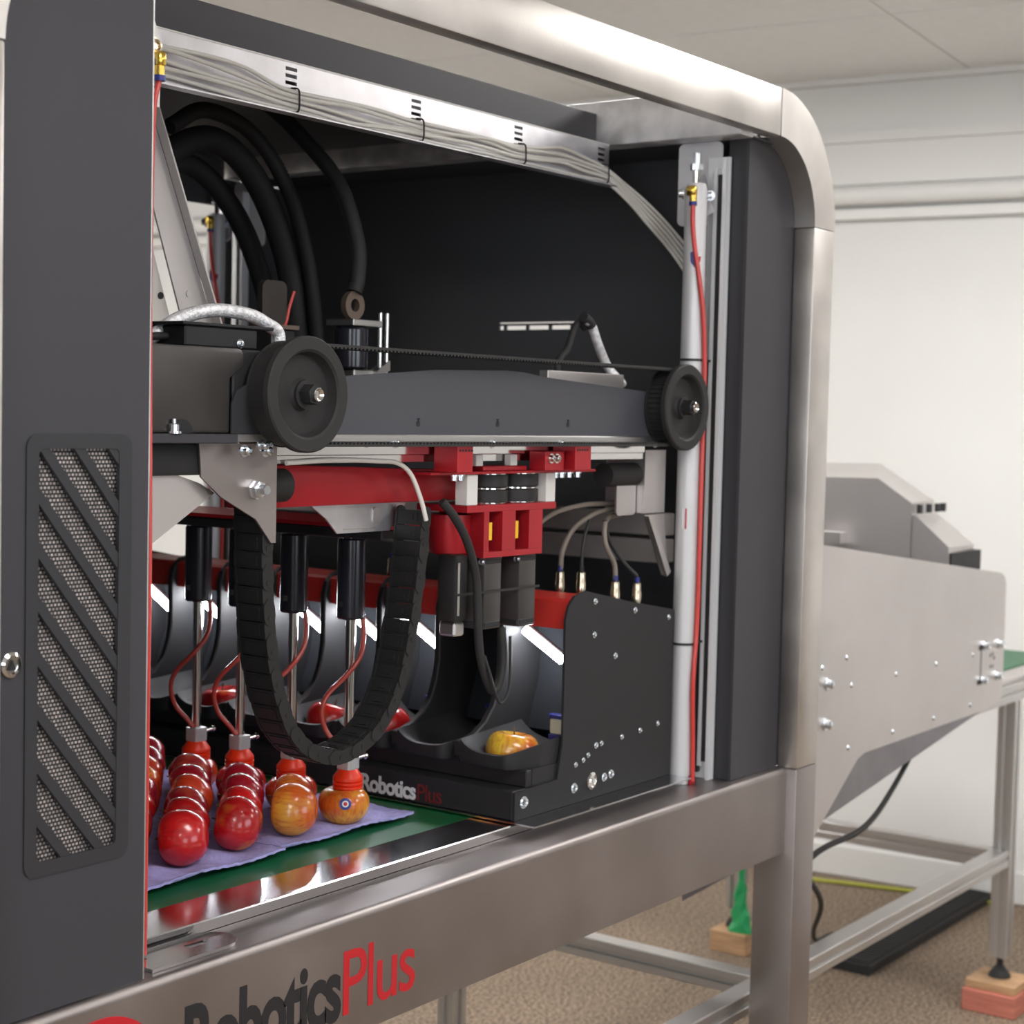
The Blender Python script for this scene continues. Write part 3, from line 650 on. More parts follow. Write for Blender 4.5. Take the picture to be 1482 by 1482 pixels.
# right end bracket
MB().box(2.380, 2.445, 1.455, 1.458, 1.295, 1.398).box(2.380, 2.383, 1.4582, 1.53, 1.295, 1.398).prism([(2.383, 1.292), (2.445, 1.292), (2.463, 1.190), (2.445, 1.190)], 'Y', 1.4552, 1.4582).build('end_bracket', SATIN, GB)
MB().prism([(2.383, 1.290), (2.398, 1.290), (2.460, 1.195), (2.448, 1.188)], 'Y', 1.4475, 1.4545).build('brace_strip', SATIN, GB)
MB().prism(rrect(2.320, 2.378, 1.292, 1.352, .008, 3), 'Y', 1.470, 1.473).build('clip_plate', SATIN, GB)
MB().cyl((2.288, 1.476, 1.358), (2.379, 1.476, 1.358), 0.019, 24).build('bumper', RUBBER, GB)
# cross member running across the machine behind the rack
MB().box(2.478, 2.515, 1.475, 2.50, 1.252, 1.290, .002).box(2.470, 2.515, 1.475, 2.50, 1.206, 1.246, .002).build('cross_member', ZDIM, GB)

# loose cables on top of the gantry
tag(MB().tube([(1.30, 1.50, 1.49), (1.355, 1.50, 1.528), (1.40, 1.50, 1.554), (1.456, 1.50, 1.567), (1.515, 1.50, 1.565), (1.548, 1.50, 1.555), (1.566, 1.50, 1.546), (1.568, 1.50, 1.525)], 0.0085, 12, 8).build('braided_cable', BRAID), 'silver braided cable arching over the black terminal box', 'cable')
tag(MB().tube([(1.29, 1.49, 1.519), (1.32, 1.485, 1.525), (1.345, 1.485, 1.530), (1.3675, 1.485, 1.532)], 0.0045, 8, 6).build('motor_lead', PLAST), 'short black lead plugged into the side of the terminal box', 'cable')
tag(MB().tube([(2.262, 1.50, 1.603), (2.280, 1.50, 1.594), (2.300, 1.50, 1.565), (2.331, 1.50, 1.530), (2.350, 1.488, 1.508), (2.356, 1.488, 1.5028)], 0.0075, 12, 8).build('braided_cable', BRAID), 'short silver braided cable rising beside the small right pulley', 'cable')
MB().tube([(2.255, 1.50, 1.607), (2.262, 1.50, 1.604), (2.272, 1.50, 1.600), (2.279, 1.50, 1.594)], .0084, 10, 4).build('heat_shrink', RUBBER, bpy.data.objects['braided_cable.001'])
tag(MB().tube([(2.277, 1.51, 1.590), (2.262, 1.512, 1.600), (2.247, 1.513, 1.583), (2.232, 1.513, 1.556), (2.210, 1.513, 1.538), (2.206, 1.513, 1.520), (2.222, 1.513, 1.508), (2.222, 1.513, 1.475)], 0.0058, 10, 8).build('black_hose', RUBBER), 'thin black hose curling from the tip of the braided cable', 'hose')
tag(MB().tube([(1.53, 1.448, 1.385), (1.62, 1.446, 1.388), (1.70, 1.446, 1.386), (1.74, 1.446, 1.383), (1.768, 1.446, 1.368), (1.79, 1.446, 1.335), (1.803, 1.446, 1.305)], 0.0032, 8, 8).build('white_cable', WHITECAB), 'thin white cable drooping over the red carriage arm', 'cable')

# ---------------------------------------------------------------- red carriage hanging from the beam
CA = thing('carriage', 'red anodised carriage with two black stepper motors hanging under the beam', 'carriage', (1.97, 1.47, 1.15))
MB().prism([(1.50, 1.327), (1.938, 1.328), (1.938, 1.370), (1.50, 1.383)], 'Y', 1.485, 1.520).bevel(.002, 2).build('arm', RED, CA)
MB().box(1.800, 2.205, 1.436, 1.520, 1.3660, 1.3700, .0008).build('carrier_plate', RED, CA)
for (a, b) in ((1.816, 1.850), (2.100, 2.142)):
    MB().box(a, b, 1.404, 1.4455, 1.3703, 1.4093, .001).build('belt_clamp', RED, CA)
    tt = MB()
    for k in range(5): tt.box(a+.003+k*.0065, a+.0065+k*.0065, 1.4034, 1.404, 1.399, 1.402)
    tt.build('clamp_teeth', BLACK, CA, smooth=False)
MB().box(2.040, 2.088, 1.416, 1.4455, 1.3703, 1.3985, .001).build('tension_block', RED, CA)
MB().bolt((2.053, 1.4158, 1.388), (0, -1, 0), .005, .006).bolt((2.067, 1.4158, 1.388), (0, -1, 0), .005, .006).build('tension_bolt', CHROME, CA)
MB().box(1.925, 2.030, 1.442, 1.50, 1.3703, 1.377, .001).build('riser_plate', RED, CA)
for x in (1.905, 1.987): MB().box(x, x+.016, 1.440, 1.452, 1.3773, 1.3935, .001).build('spacer', WHITEPL, CA)
for x in (1.886, 2.078): MB().box(x, x+.024, 1.440, 1.462, 1.3225, 1.3657, .001).build('standoff', WHITEPL, CA)
for x in (1.876, 1.862, 2.108, 2.125, 2.145, 2.168): MB().bolt((x, 1.446, 1.3658), (0, 0, -1), .0048, .008).build('cap_screw', ZINC, CA)
for x in (1.978, 2.054):
    rl = MB().lathe([(0.033, 0), (0.036, .002), (0.036, .0185), (0.033, .0205), (.033, .0225), (.036, .0245), (.036, .041), (.033, .043)], (x, 1.482, 1.3225), (0, 0, 1), 32).build('damper', PLAST, CA)
    for z in (1.3225+.0003, 1.3430, 1.3640): MB().lathe([(0.0345, 0), (0.0345, .0018)], (x, 1.482, z), (0, 0, 1), 32).build('damper_band', CHROME, rl)
# red motor bracket with windows
mbk = MB()
mbk.box(1.886, 2.104, 1.440, 1.53, 1.3125, 1.3222)
for (a, b) in ((1.926, 1.938), (1.970, 2.002), (2.036, 2.070)): mbk.box(a, b, 1.440, 1.470, 1.2555, 1.3123)
mbk.box(1.926, 2.070, 1.440, 1.53, 1.2470, 1.2553)
mbk.box(1.938, 2.036, 1.5, 1.53, 1.2555, 1.3123)
mbk.build('motor_bracket', RED, CA)
MB().lathe([(0.030, 0), (0.032, .012), (0.036, .045), (.036, .055)], (1.925, 1.50, 1.252), (0, 0, 1), 24).build('motor_boss', RED, CA)
for x in (1.9385, 2.0025): MB().box(x, x+.007, 1.4403, 1.450, 1.272, 1.297).build('coupling', YELLOW, CA)
for x in (1.954, 2.019): MB().cyl((x, 1.478, 1.2556), (x, 1.478, 1.3122), .010, 14).build('coupling_shaft', PLAST, CA)
for x, z0 in ((1.940, 1.143), (2.026, 1.140)):
    m_ = MB().box(x, x+.042, 1.448, 1.490, z0, 1.2465, .003, 2).build('stepper_motor', COVERG, CA)
    MB().box(x-.0008, x+.0428, 1.4472, 1.4908, 1.234, 1.2463, .004).build('end_cap', BLACK, m_)
    MB().box(x-.0008, x+.0428, 1.4472, 1.4908, z0, z0+.014, .004).build('end_cap', BLACK, m_)
    for q in (1.453, 1.485): MB().bolt((x-.001, q, 1.240), (-1, 0, 0), .004, .003).build('motor_screw', ZINC, m_)
MB().box(1.896, 1.926, 1.465, 1.50, 1.155, 1.2515, .006, 2).build('valve_body', PLAST, CA)
MB().box(1.900, 1.905, 1.4645, 1.4649, 1.165, 1.24).build('valve_strip', ALU, CA)
MB().box(1.899, 1.923, 1.468, 1.497, 1.135, 1.1548, .003).build('valve_nozzle', ALU, CA)
MB().box(1.872, 2.075, 1.446, 1.4474, 1.196, 1.1995).build('cable_tie', PLAST, CA)
tag(MB().tube([(1.835, 1.445, 1.330), (1.858, 1.438, 1.305), (1.884, 1.436, 1.270), (1.905, 1.436, 1.22), (1.912, 1.436, 1.15), (1.920, 1.436, 1.105), (1.938, 1.438, 1.072), (1.955, 1.44, 1.055), (1.975, 1.442, 1.066), (1.986, 1.445, 1.10), (1.990, 1.452, 1.1425)], 0.0062, 10, 8).build('motor_cable', RUBBER), 'black cable looping below the two stepper motors', 'cable')
tag(MB().tube([(1.923, 1.432, 1.11), (1.932, 1.428, 1.082), (1.950, 1.427, 1.045), (1.962, 1.427, 1.039), (1.978, 1.428, 1.054), (1.984, 1.43, 1.085), (1.984, 1.432, 1.132)], 0.0022, 8, 8).build('sensor_wire', PLAST), 'thin dark wire hanging in a small loop under the motors', 'cable')
# pale formed bracket under the arm and dark gripper mounting plate
MB().prism([(1.638, 1.3265), (1.832, 1.3265), (1.797, 1.288), (1.690, 1.288), (1.668, 1.308)], 'Y', 1.505, 1.508).build('formed_bracket', GALV, CA)
MB().box(1.70, 1.765, 1.5035, 1.5048, 1.2925, 1.2945).prism(rrect(1.760, 1.774, 1.298, 1.322, .006, 4), 'Y', 1.5032, 1.5048).build('emboss', SATIN, CA)
MB().box(1.800, 1.930, 1.521, 2.06, 1.2725, 1.2870, .002).build('gripper_rail', BLACK, CA)
MB().box(1.798, 1.932, 1.519, 2.062, 1.2872, 1.2925).build('gripper_plate', RED, CA)

# ---------------------------------------------------------------- four grippers
def gripper(label):
    t = thing('fruit_gripper', label, 'gripper', (0, 0, 0), 'vacuum grippers in a row', local=True)
    MB().lathe([(0.0185, 1.152), (0.0205, 1.155), (0.0205, 1.266), (0.0185, 1.2690)], (0, 0, 0), (0, 0, 1), 28).build('housing', BLACKGL, t)
    MB().box(-.0206, -.0203, -.004, .004, 1.17, 1.178).build('set_screw', CHROME, t)
    MB().cyl((0, 0, 1.2690), (0, 0, 1.2723), .012, 18).build('neck', CHROME, t)
    MB().cyl((0, 0, 0.945), (0, 0, 1.1518), .0072, 18).cyl((0.012, .004, 1.08), (0.012, .004, 1.1518), .003, 8).build('rod', CHROME, t)
    MB().prism(rrect(-.0125, .0125, -.0125, .0125, .004, 3), 'Z', 0.9342, 0.9545).build('adapter', CLEAR, t)
    MB().cyl((0.011, -.006, .948), (0.026, -.014, .952), .0028, 8).bolt((0.022, -.012, .951), (1, -.5, .2), .004, .004).build('elbow_fitting', CHROME, t)
    pr = [(0.010, 0.9340), (0.0135, 0.9340), (0.0215, 0.9230)]
    z = 0.9215
    for k in range(4): pr += [(0.0218, z), (0.0218, z-.0035), (0.0195, z-.0050)]; z -= .0056
    pr += [(0.022, z), (0.0205, z-.004), (0.012, z-.004)]
    MB().lathe(pr, (0, 0, 0), (0, 0, 1), 28).build('suction_cup', CUP, t)
    MB().tube([(0.014, -.010, 1.153), (0.013, -.014, 1.13), (0.002, -.018, 1.10), (-0.018, -.012, 1.075), (-0.032, .012, 1.045), (-0.034, .022, 1.02), (-0.026, .020, .99), (-.012, .006, .966), (-.008, .0, .955)], 0.0036, 8, 8).build('air_hose', REDTUBE2, t)
    return t
GX = 1.850; GYs = [1.619, 1.731, 1.838, 1.932]
glab = ['vacuum gripper on the yellow blush apple, end of the row by the belt edge', 'vacuum gripper second from the belt edge, rod crossed by the drag chain',
        'vacuum gripper third from the belt edge, housing behind the drag chain', 'vacuum gripper deepest in the row, farthest from the belt edge']
g0 = gripper(glab[0])
for i, y in enumerate(GYs):
    g = g0 if i == 0 else copy_tree(g0)
    g.location = (GX, y, 0); g['label'] = glab[i]
    if i in (1,): g.rotation_euler = (0, 0, 0.1)

# ---------------------------------------------------------------- drag chain, every link a piece
DC = thing('drag_chain', 'black nylon drag chain hanging in a deep loop in front of the grippers', 'drag chain', (1.65, 1.49, 0.99))
path = [(1.500, 1.385), (1.503, 1.309), (1.506, 1.232), (1.517, 1.146), (1.541, 1.074), (1.575, 1.030), (1.629, 1.005), (1.680, 1.009), (1.730, 1.036), (1.768, 1.090), (1.790, 1.167), (1.806, 1.260), (1.811, 1.318)]
PP = spline([(x, 0, z) for x, z in path], 10)
tot = sum((b-a).length for a, b in zip(PP, PP[1:])); NL = int(tot/0.0215); Q = resample(PP, NL+1)
lm = MB()
L2 = 0.0125; hh = 0.0095
for s in (-1, 1):
    y0, y1 = (-.024, -.0205) if s < 0 else (.0205, .024)
    pl_ = arc(0.0065, 0, hh, -PI/2, PI/2, 6)+arc(-0.0065, 0, hh, PI/2, 1.5*PI, 6)
    lm.prism(pl_, 'Y', y0, y1)
    lm.cyl((0.0065, y0-.0006 if s < 0 else y1+.0006, 0), (0.0065, (y0+y1)/2, 0), .0035, 8)
lm.box(-.0102, .0102, -.0204, .0204, hh-.0030, hh-.0010).box(-.0102, .0102, -.0204, .0204, -hh+.0010, -hh+.0030)
lm.box(-.007, .007, -.015, .015, hh-.0012, hh+.0002).box(-.003, .003, -.008, .008, hh, hh+.0012).box(-.007, .007, -.015, .015, -hh-.0002, -hh+.0012)
l0 = None
for i in range(NL):
    a, b = Q[i], Q[i+1]; c = (a+b)/2; d = (b-a).normalized()
    if l0 is None: l0 = lm.build('link', mat('chain_nylon', (0.019, 0.0185, 0.0185), 0.5, 0, spec=0.3), DC, smooth=False); o = l0
    else:
        o = bpy.data.objects.new('link', l0.data); COL.objects.link(o); o.parent = DC; o.matrix_parent_inverse = DC.matrix_basis.inverted()
    ang = math.atan2(d.z, d.x)
    wig = 0.0012*(i % 2)
    o.matrix_basis = Matrix.Translation((c.x, 1.475+wig, c.z)) @ Matrix.Rotation(-ang, 4, 'Y')

# ---------------------------------------------------------------- apple inspection rack
RK = thing('inspection_rack', 'black fruit inspection rack with scooped bays, light bars and white Robotics lettering', 'inspection rack', (2.2, 1.93, 0.853))
RY0, PITCH, NB = 1.436, 0.1235, 8
RY1 = RY0+PITCH*NB
MB().box(2.004, 2.456, 1.395, RY1+.02, 0.8535, 0.8558).build('mounting_sheet', MIRROR, RK)
MB().box(2.011, 2.455, RY0+.0045, RY1, 0.8562, 0.8990, .0015).build('base', BLACK, RK)
MB().box(2.045, 2.060, RY0+.0045, RY1, 0.8993, 0.9250, .0015).box(2.14, 2.46, RY0+.0045, RY1, 0.8993, 0.9250, .0015).box(2.0602, 2.1398, RY0+.0045, RY0+.022, 0.8993, 0.9250).build('step', BLACK, RK)
def divprof():
    return [(2.036, 0.9252), (2.030, 0.935), (2.030, 0.956), (2.048, 0.958), (2.070, 0.964), (2.095, 0.978), (2.115, 1.000), (2.127, 1.030), (2.1325, 1.06), (2.1325, 1.142), (2.140, 1.163), (2.156, 1.177), (2.186, 1.183), (2.31, 1.158), (2.45, 1.133), (2.45, 0.9252)]
sp = MB().prism([(2.011, 0.8562), (2.011, 0.898), (2.120, 0.9005), (2.1325, 0.955), (2.1325, 1.142), (2.140, 1.163), (2.156, 1.177), (2.186, 1.183), (2.31, 1.158), (2.455, 1.133), (2.455, 0.8562)], 'Y', RY0, RY0+.004)
sp.build('side_plate', BLACK, RK)
d0 = None
for k in range(1, NB+1):
    y = RY0+PITCH*k
    if d0 is None: d0 = MB().prism(divprof(), 'Y', -.006, .006).bevel(.002, 1).build('divider', BLACK, RK); o = d0; d0.matrix_basis = Matrix.Translation((0, y, 0))
    else:
        o = bpy.data.objects.new('divider', d0.data); COL.objects.link(o); o.parent = RK; o.matrix_parent_inverse = RK.matrix_basis.inverted(); o.matrix_basis = Matrix.Translation((0, y, 0))
def cup_mesh():
    b = MB(); n_, m_ = 14, 12; w = PITCH/2-.0065
    # scooped front lip: rim follows a shallow U, bowl behind it
    V = []
    for i in range(n_+1):
        u = -1+2*i/n_; row = []
        rim = 0.944+0.016*abs(u)**3
        bx = 2.030-0.004*(1-u*u)+(0.055*max(0.0, (-u-.55)/.45)**2.2)
        row.append((bx, u*w, 0.9253)); row.append((bx-.002, u*w, 0.932)); row.append((bx, u*w, rim)); row.append((bx+.006, u*w, rim+.001))
        for j in range(1, m_):
            s = j/m_; x = bx+.006+s*(2.195-bx)
            depth = max(0.0, 1-abs(u)**2)*math.sin(PI*min(1, s*1.3)) * 0.026 if s < 0.77 else 0
            row.append((x, u*w, rim+.001-depth+0.01*s*abs(u)))
        V.append([b.bm.verts.new(p) for p in row])
    for r_ in (V[0], V[-1]):
        lo = [b.bm.verts.new((v.co.x, v.co.y, 0.9253)) for v in r_]
        for j in range(len(r_)-1): b.bm.faces.new((r_[j], r_[j+1], lo[j+1], lo[j]))
    for i in range(n_):
        for j in range(len(V[0])-1): b.bm.faces.new((V[i][j], V[i+1][j], V[i+1][j+1], V[i][j+1]))
    return b
c0 = l0_ = b0 = p0_ = None
def inst(first, name, y, parent):
    if first[1]: first[1] = False; o = first[0]
    else:
        o = bpy.data.objects.new(name, first[0].data); COL.objects.link(o); o.parent = parent; o.matrix_parent_inverse = parent.matrix_basis.inverted()
    o.matrix_basis = Matrix.Translation((0, y, 0)); return o
F_c = [cup_mesh().build('cup', BLACK, RK, ang=1.0), True]
w = PITCH/2-.0065
bl = MB(); pts = [(2.205, .955), (2.215, .985), (2.232, 1.03), (2.237, 1.08), (2.225, 1.12), (2.20, 1.15)]
V = [[bl.bm.verts.new((x, s*w, z)) for x, z in pts] for s in (-1, 1)]+[[bl.bm.verts.new((x+.003, s*w, z)) for x, z in pts] for s in (-1, 1)]
for i in range(len(pts)-1):
    bl.bm.faces.new((V[0][i], V[1][i], V[1][i+1], V[0][i+1])); bl.bm.faces.new((V[2][i], V[3][i], V[3][i+1], V[2][i+1]))
F_b = [bl.build('back_liner', BACKGL, RK, ang=1.0), True]
def ledbar(mb, y0, z0, y1, z1, x, r):
    a = Vector((x, y0, z0)); b_ = Vector((x, y1, z1)); return mb.cyl(a, b_, r, 14)
F_l = [ledbar(MB(), .046, 1.1135, -.026, 1.0725, 2.178, .0068).build('light_bar', LEDM, RK), True]
F_h = [ledbar(MB(), .048, 1.1215, -.029, 1.0775, 2.1865, .0035).build('light_holder', PLAST, RK), True]
F_p = [MB().box(2.168, 2.176, -.039, -.012, .958, .982, .002).build('foam_pad', CREAM, RK), True]
F_q = [MB().box(2.166, 2.178, -.0395, -.011, .9822, .990, .002).build('pad_clip', BLUE, RK), True]
F_q2 = [MB().box(2.166, 2.178, -.0395, -.011, .950, .9578, .001).build('pad_clip', BLUE, RK), True]
for k in range(NB):
    y = RY0+PITCH*(k+.5)
    inst(F_c, 'cup', y, RK); inst(F_b, 'back_liner', y, RK)
    if k != 1: inst(F_l, 'light_bar', y, RK); inst(F_h, 'light_holder', y, RK)
    inst(F_p, 'foam_pad', y, RK); inst(F_q, 'pad_clip', y, RK); inst(F_q2, 'pad_clip', y, RK)
MB().prism([(2.146, 1.126), (2.146, 1.168), (2.152, 1.172), (2.198, 1.176), (2.198, 1.1515), (2.152, 1.1515), (2.152, 1.126)], 'Y', RY0+.006, RY1-.008).build('red_bar', REDP, RK)
MB().box(2.2, 2.45, RY0+.006, RY1-.008, 1.120, 1.124).build('top_shelf', BLACKIN, RK)
MB().box(2.20, 2.21, RY0+.006, RY1, 1.124, 1.150).build('rear_strip', BLACKIN, RK)
me = text_mesh('Robotics', 0.110, 0.0255, 0.0006, 0.030); map_mesh(me, lambda x, y, z: (2.0106-z, 1.732-x, 0.8605+y)); me.materials.append(WHITE)
link('lettering', me, RK)['label'] = 'white word Robotics'
me = text_mesh('Plus', 0.047, 0.0255, 0.0006, 0.0); map_mesh(me, lambda x, y, z: (2.0106-z, 1.619-x, 0.8605+y)); me.materials.append(DARKRED)
link('lettering', me, RK)['label'] = 'dark red word Plus'
for x, z, r in ((2.032, .881, .0065), (2.165, .8805, .0055), (2.250, .884, .0048), (2.270, .886, .0048), (2.169, .916, .0028), (2.190, .920, .0028), (2.203, .926, .0028), (2.225, .938, .0034), (2.240, .939, .003), (2.30, .941, .003), (2.355, .944, .003), (2.41, .948, .003), (2.212, 1.165, .0034), (2.330, 1.142, .0034), (2.436, 1.122, .003), (2.212, 1.113, .0034), (2.274, 1.074, .0034)):
    MB().bolt((x, RY0-.0002, z), (0, -1, 0), r, r*.8).build('screw', ZINC, RK)
MB().lathe([(0.0135, 0), (.0135, .002), (.0105, .003), (.0095, .001), (0.004, .001), (.004, .005), (0, .005)], (2.214, RY0-.0002, .884), (0, -1, 0), 24).build('bearing', CHROME, RK)
# brass plug connectors with taupe cables
for i, (x, y, zc, cab) in enumerate(((2.25, 1.528, 1.158, 0), (2.25, 1.488, 1.160, 1), (2.32, 1.468, 1.142, 0), (2.36, 1.452, 1.138, 1), (2.25, 1.756, 1.155, 1), (2.25, 1.878, 1.155, 1), (2.25, 1.99, 1.155, 1))):
    cn = MB().lathe([(.0065, 0), (.0065, .016), (.0078, .016), (.0078, .029), (.0070, .031), (.0070, .044), (.004, .046)], (x, y, zc), (0, 0, 1), 16).build('plug_connector', NICKEL, RK)
    MB().cyl((x, y, zc+.046), (x, y, zc+.054), .0042, 10).build('strain_relief', BLUE if i != 1 else BLACK, cn)
def hose(lbl, pts, r, m_, nm='taupe_cable'): return tag(MB().tube(pts, r, 8, 8).build(nm, m_), lbl, 'cable')
hose('taupe cable arching from the first brass plug to the end bracket', [(2.25, 1.528, 1.205), (2.252, 1.526, 1.235), (2.27, 1.52, 1.268), (2.305, 1.51, 1.290), (2.345, 1.50, 1.300), (2.41, 1.50, 1.302)], .0042, GREYCAB)
hose('taupe cable dropping steeply into the brass plug nearest the end bracket', [(2.32, 1.468, 1.189), (2.318, 1.470, 1.215), (2.300, 1.475, 1.245), (2.305, 1.482, 1.275), (2.33, 1.49, 1.288), (2.37, 1.495, 1.291)], .0042, GREYCAB)
hose('taupe cable running level behind the red motor bracket', [(2.16, 1.53, 1.262), (2.19, 1.525, 1.285), (2.23, 1.52, 1.300), (2.29, 1.51, 1.309), (2.36, 1.505, 1.309), (2.42, 1.505, 1.309)], .0042, GREYCAB)
hose('thin black cable rising from the short brass plug', [(2.25, 1.488, 1.207), (2.252, 1.488, 1.24), (2.262, 1.49, 1.265), (2.28, 1.495, 1.285)], .0028, PLAST, 'black_cable')
hose('black cable hanging from the end bracket down to the rack top', [(2.31, 1.485, 1.285), (2.318, 1.482, 1.255), (2.34, 1.47, 1.22), (2.36, 1.452, 1.193)], .0036, PLAST, 'black_cable')

# ---------------------------------------------------------------- fruit trays and apples
LX, LY, PX, PY = 1.843, 1.620, 0.105, 0.104
def tray(x0, x1, y0, y1, label):
    b = MB(); nx = int((x1-x0)/.0075); ny = int((y1-y0)/.0085)
    def h(x, y):
        u = (LX-x)/PX; v = (y-LY)/PY
        s = 0.5+0.5*math.cos(2*PI*u)*math.cos(2*PI*v)           # 1 at the pocket centres (both sub-lattices)
        c = 0.5+0.5*math.cos(2*PI*(u+.25))*math.cos(2*PI*(v+.25))
        z = 0.010*max(0.0, 1-s)**1.5
        e = min(x-x0, x1-x, y-y0, y1-y)
        if e < .02: z = z*(e/.02)+ (0.0055+0.0016*math.sin(38*x+1)+.0015*math.sin(45*y+1)+.0006*math.sin(310*x)+.0006*math.sin(290*y))*(1-e/.02)**1.3*1.2
        return 0.8515+.0008+max(0, z)
    T = [[b.bm.verts.new((x0+(x1-x0)*i/nx, y0+(y1-y0)*j/ny, 0)) for j in range(ny+1)] for i in range(nx+1)]
    Bt = [[b.bm.verts.new((x0+(x1-x0)*i/nx, y0+(y1-y0)*j/ny, 0)) for j in range(ny+1)] for i in range(nx+1)]
    for i in range(nx+1):
        for j in range(ny+1):
            z = h(T[i][j].co.x, T[i][j].co.y); T[i][j].co.z = z+.0032; Bt[i][j].co.z = z-.0003
    for i in range(nx):
        for j in range(ny):
            b.bm.faces.new((T[i][j], T[i+1][j], T[i+1][j+1], T[i][j+1])); b.bm.faces.new((Bt[i][j], Bt[i][j+1], Bt[i+1][j+1], Bt[i+1][j]))
    for i in range(nx):
        b.bm.faces.new((T[i][0], Bt[i][0], Bt[i+1][0], T[i+1][0])); b.bm.faces.new((T[i][ny], T[i+1][ny], Bt[i+1][ny], Bt[i][ny]))
    for j in range(ny):
        b.bm.faces.new((T[0][j], T[0][j+1], Bt[0][j+1], Bt[0][j])); b.bm.faces.new((T[nx][j], Bt[nx][j], Bt[nx][j+1], T[nx][j+1]))
    return tag(b.build('fruit_tray', PULP, ang=1.2), label, 'tray', 'moulded pulp fruit trays')
tray(1.662, 1.945, 1.572, 2.06, 'lavender moulded pulp fruit tray under the four grippers')
tray(1.360, 1.659, 1.560, 2.06, 'lavender moulded pulp fruit tray running behind the grille panel')

def apple_mesh(seed, squash):
    rn = random.Random(seed); b = MB(); n_, m_ = 26, 34
    R0 = 0.0365
    rings = []
    ph = rn.random()*6; 
    for i in range(n_+1):
        t = PI*i/n_
        r = max(0.0, math.sin(t))**0.86*(1+0.09*math.cos(t))
        z = math.cos(t)*squash
        dip = (0.26 if squash > .85 else 0.30)*math.exp(-(t/0.40)**2); dip2 = 0.11*math.exp(-((PI-t)/0.32)**2)
        z -= dip; z += dip2
        row = []
        for k in range(m_):
            a = 2*PI*k/m_
            lob = 1+0.022*math.cos(5*a+ph)*(0.35+0.65*(1-math.cos(t))/2)+0.02*math.cos(2*a+ph*2)
            row.append(b.bm.verts.new((R0*r*lob*math.cos(a), R0*r*lob*math.sin(a), R0*z)))
        rings.append(row)
    for A, B_ in zip(rings, rings[1:]):
        for k in range(m_): b.bm.faces.new((A[k], A[(k+1) % m_], B_[(k+1) % m_], B_[k]))
    bmesh.ops.remove_doubles(b.bm, verts=b.bm.verts, dist=1e-5)
    bmesh.ops.recalc_face_normals(b.bm, faces=b.bm.faces)
    me = bpy.data.meshes.new('apple'); b.bm.to_mesh(me); b.bm.free()
    me.polygons.foreach_set('use_smooth', [True]*len(me.polygons))
    return me
AM = {}
def apple(x, y, zb, m_, label, group, rot, k, sc=1.0):
    key = (m_.name, k % 3 if k < 300 else 9)
    if key not in AM:
        AM[key] = apple_mesh(k % 3+3, (0.93, 0.97, 0.90)[k % 3] if k < 300 else 0.79); AM[key].materials.append(m_)
    o = bpy.data.objects.new('apple', AM[key]); COL.objects.link(o); o.rotation_euler = rot; o.scale = (sc,)*3
    Rm = o.rotation_euler.to_matrix(); low = min((Rm @ v.co).z for v in AM[key].vertices)*sc
    o.location = (x, y, zb-low)
    st = MB().tube([(0, 0, .020), (.001, 0, .030), (.004, .001, .036)], .0011, 6, 3).build('stalk', STEMM, o)
    return tag(o, label, 'apple', group)
ZA = 0.8565
spec = {(3,0,0):(AP_RED,'red apple with an orange shoulder at the tray corner by the grille panel'),(2,0,1):(AP_RED,'red apple with a yellow patch tucked behind the corner apple'),
 (2,0,0):(AP_RED,'glossy bright red apple at the near right corner of the front tray'),(2,1,0):(AP_DARK,'dark red apple third along the row by the grille panel'),
 (1,0,1):(AP_RED,'red apple with a yellow flank just behind the glossy corner apple'),(1,0,0):(AP_ORANGE,'orange apple at the near edge of the gripper tray'),
 (1,1,1):(AP_BLUSH,'orange red apple midway along the row by the grille panel'),(1,1,0):(AP_DARK,'dark red apple between the red corner apple and the third gripper'),
 (0,0,1):(AP_BLUSH,'red orange apple squeezed between the orange apple and the second gripper'),(0,0,0):(AP_YEL,'yellow blush apple with a round sticker under the end gripper'),
 (1,2,0):(AP_DARK,'dark red apple fifth along the row by the grille panel'),(0,1,1):(AP_DARK,'deep crimson apple in front of the third gripper'),
 (0,1,0):(AP_BLUSH,'red orange apple held by the second gripper'),(0,2,1):(AP_DARK,'deep crimson apple in front of the deepest gripper'),
 (0,2,0):(AP_RED,'red apple held by the third gripper'),(0,3,0):(AP_BLUSH,'red orange apple held by the deepest gripper')}
rr = random.Random(11); kk = 0
EDGE = [(3, 0, 1), (3, 1, 0), (2, 1, 1), (2, 2, 0), (1, 2, 1), (1, 3, 0), (0, 3, 1), (0, 4, 0)]
BEHIND = [(4, 0, 0), (3, 1, 1), (3, 2, 0), (2, 2, 1), (2, 3, 0), (1, 3, 1)]
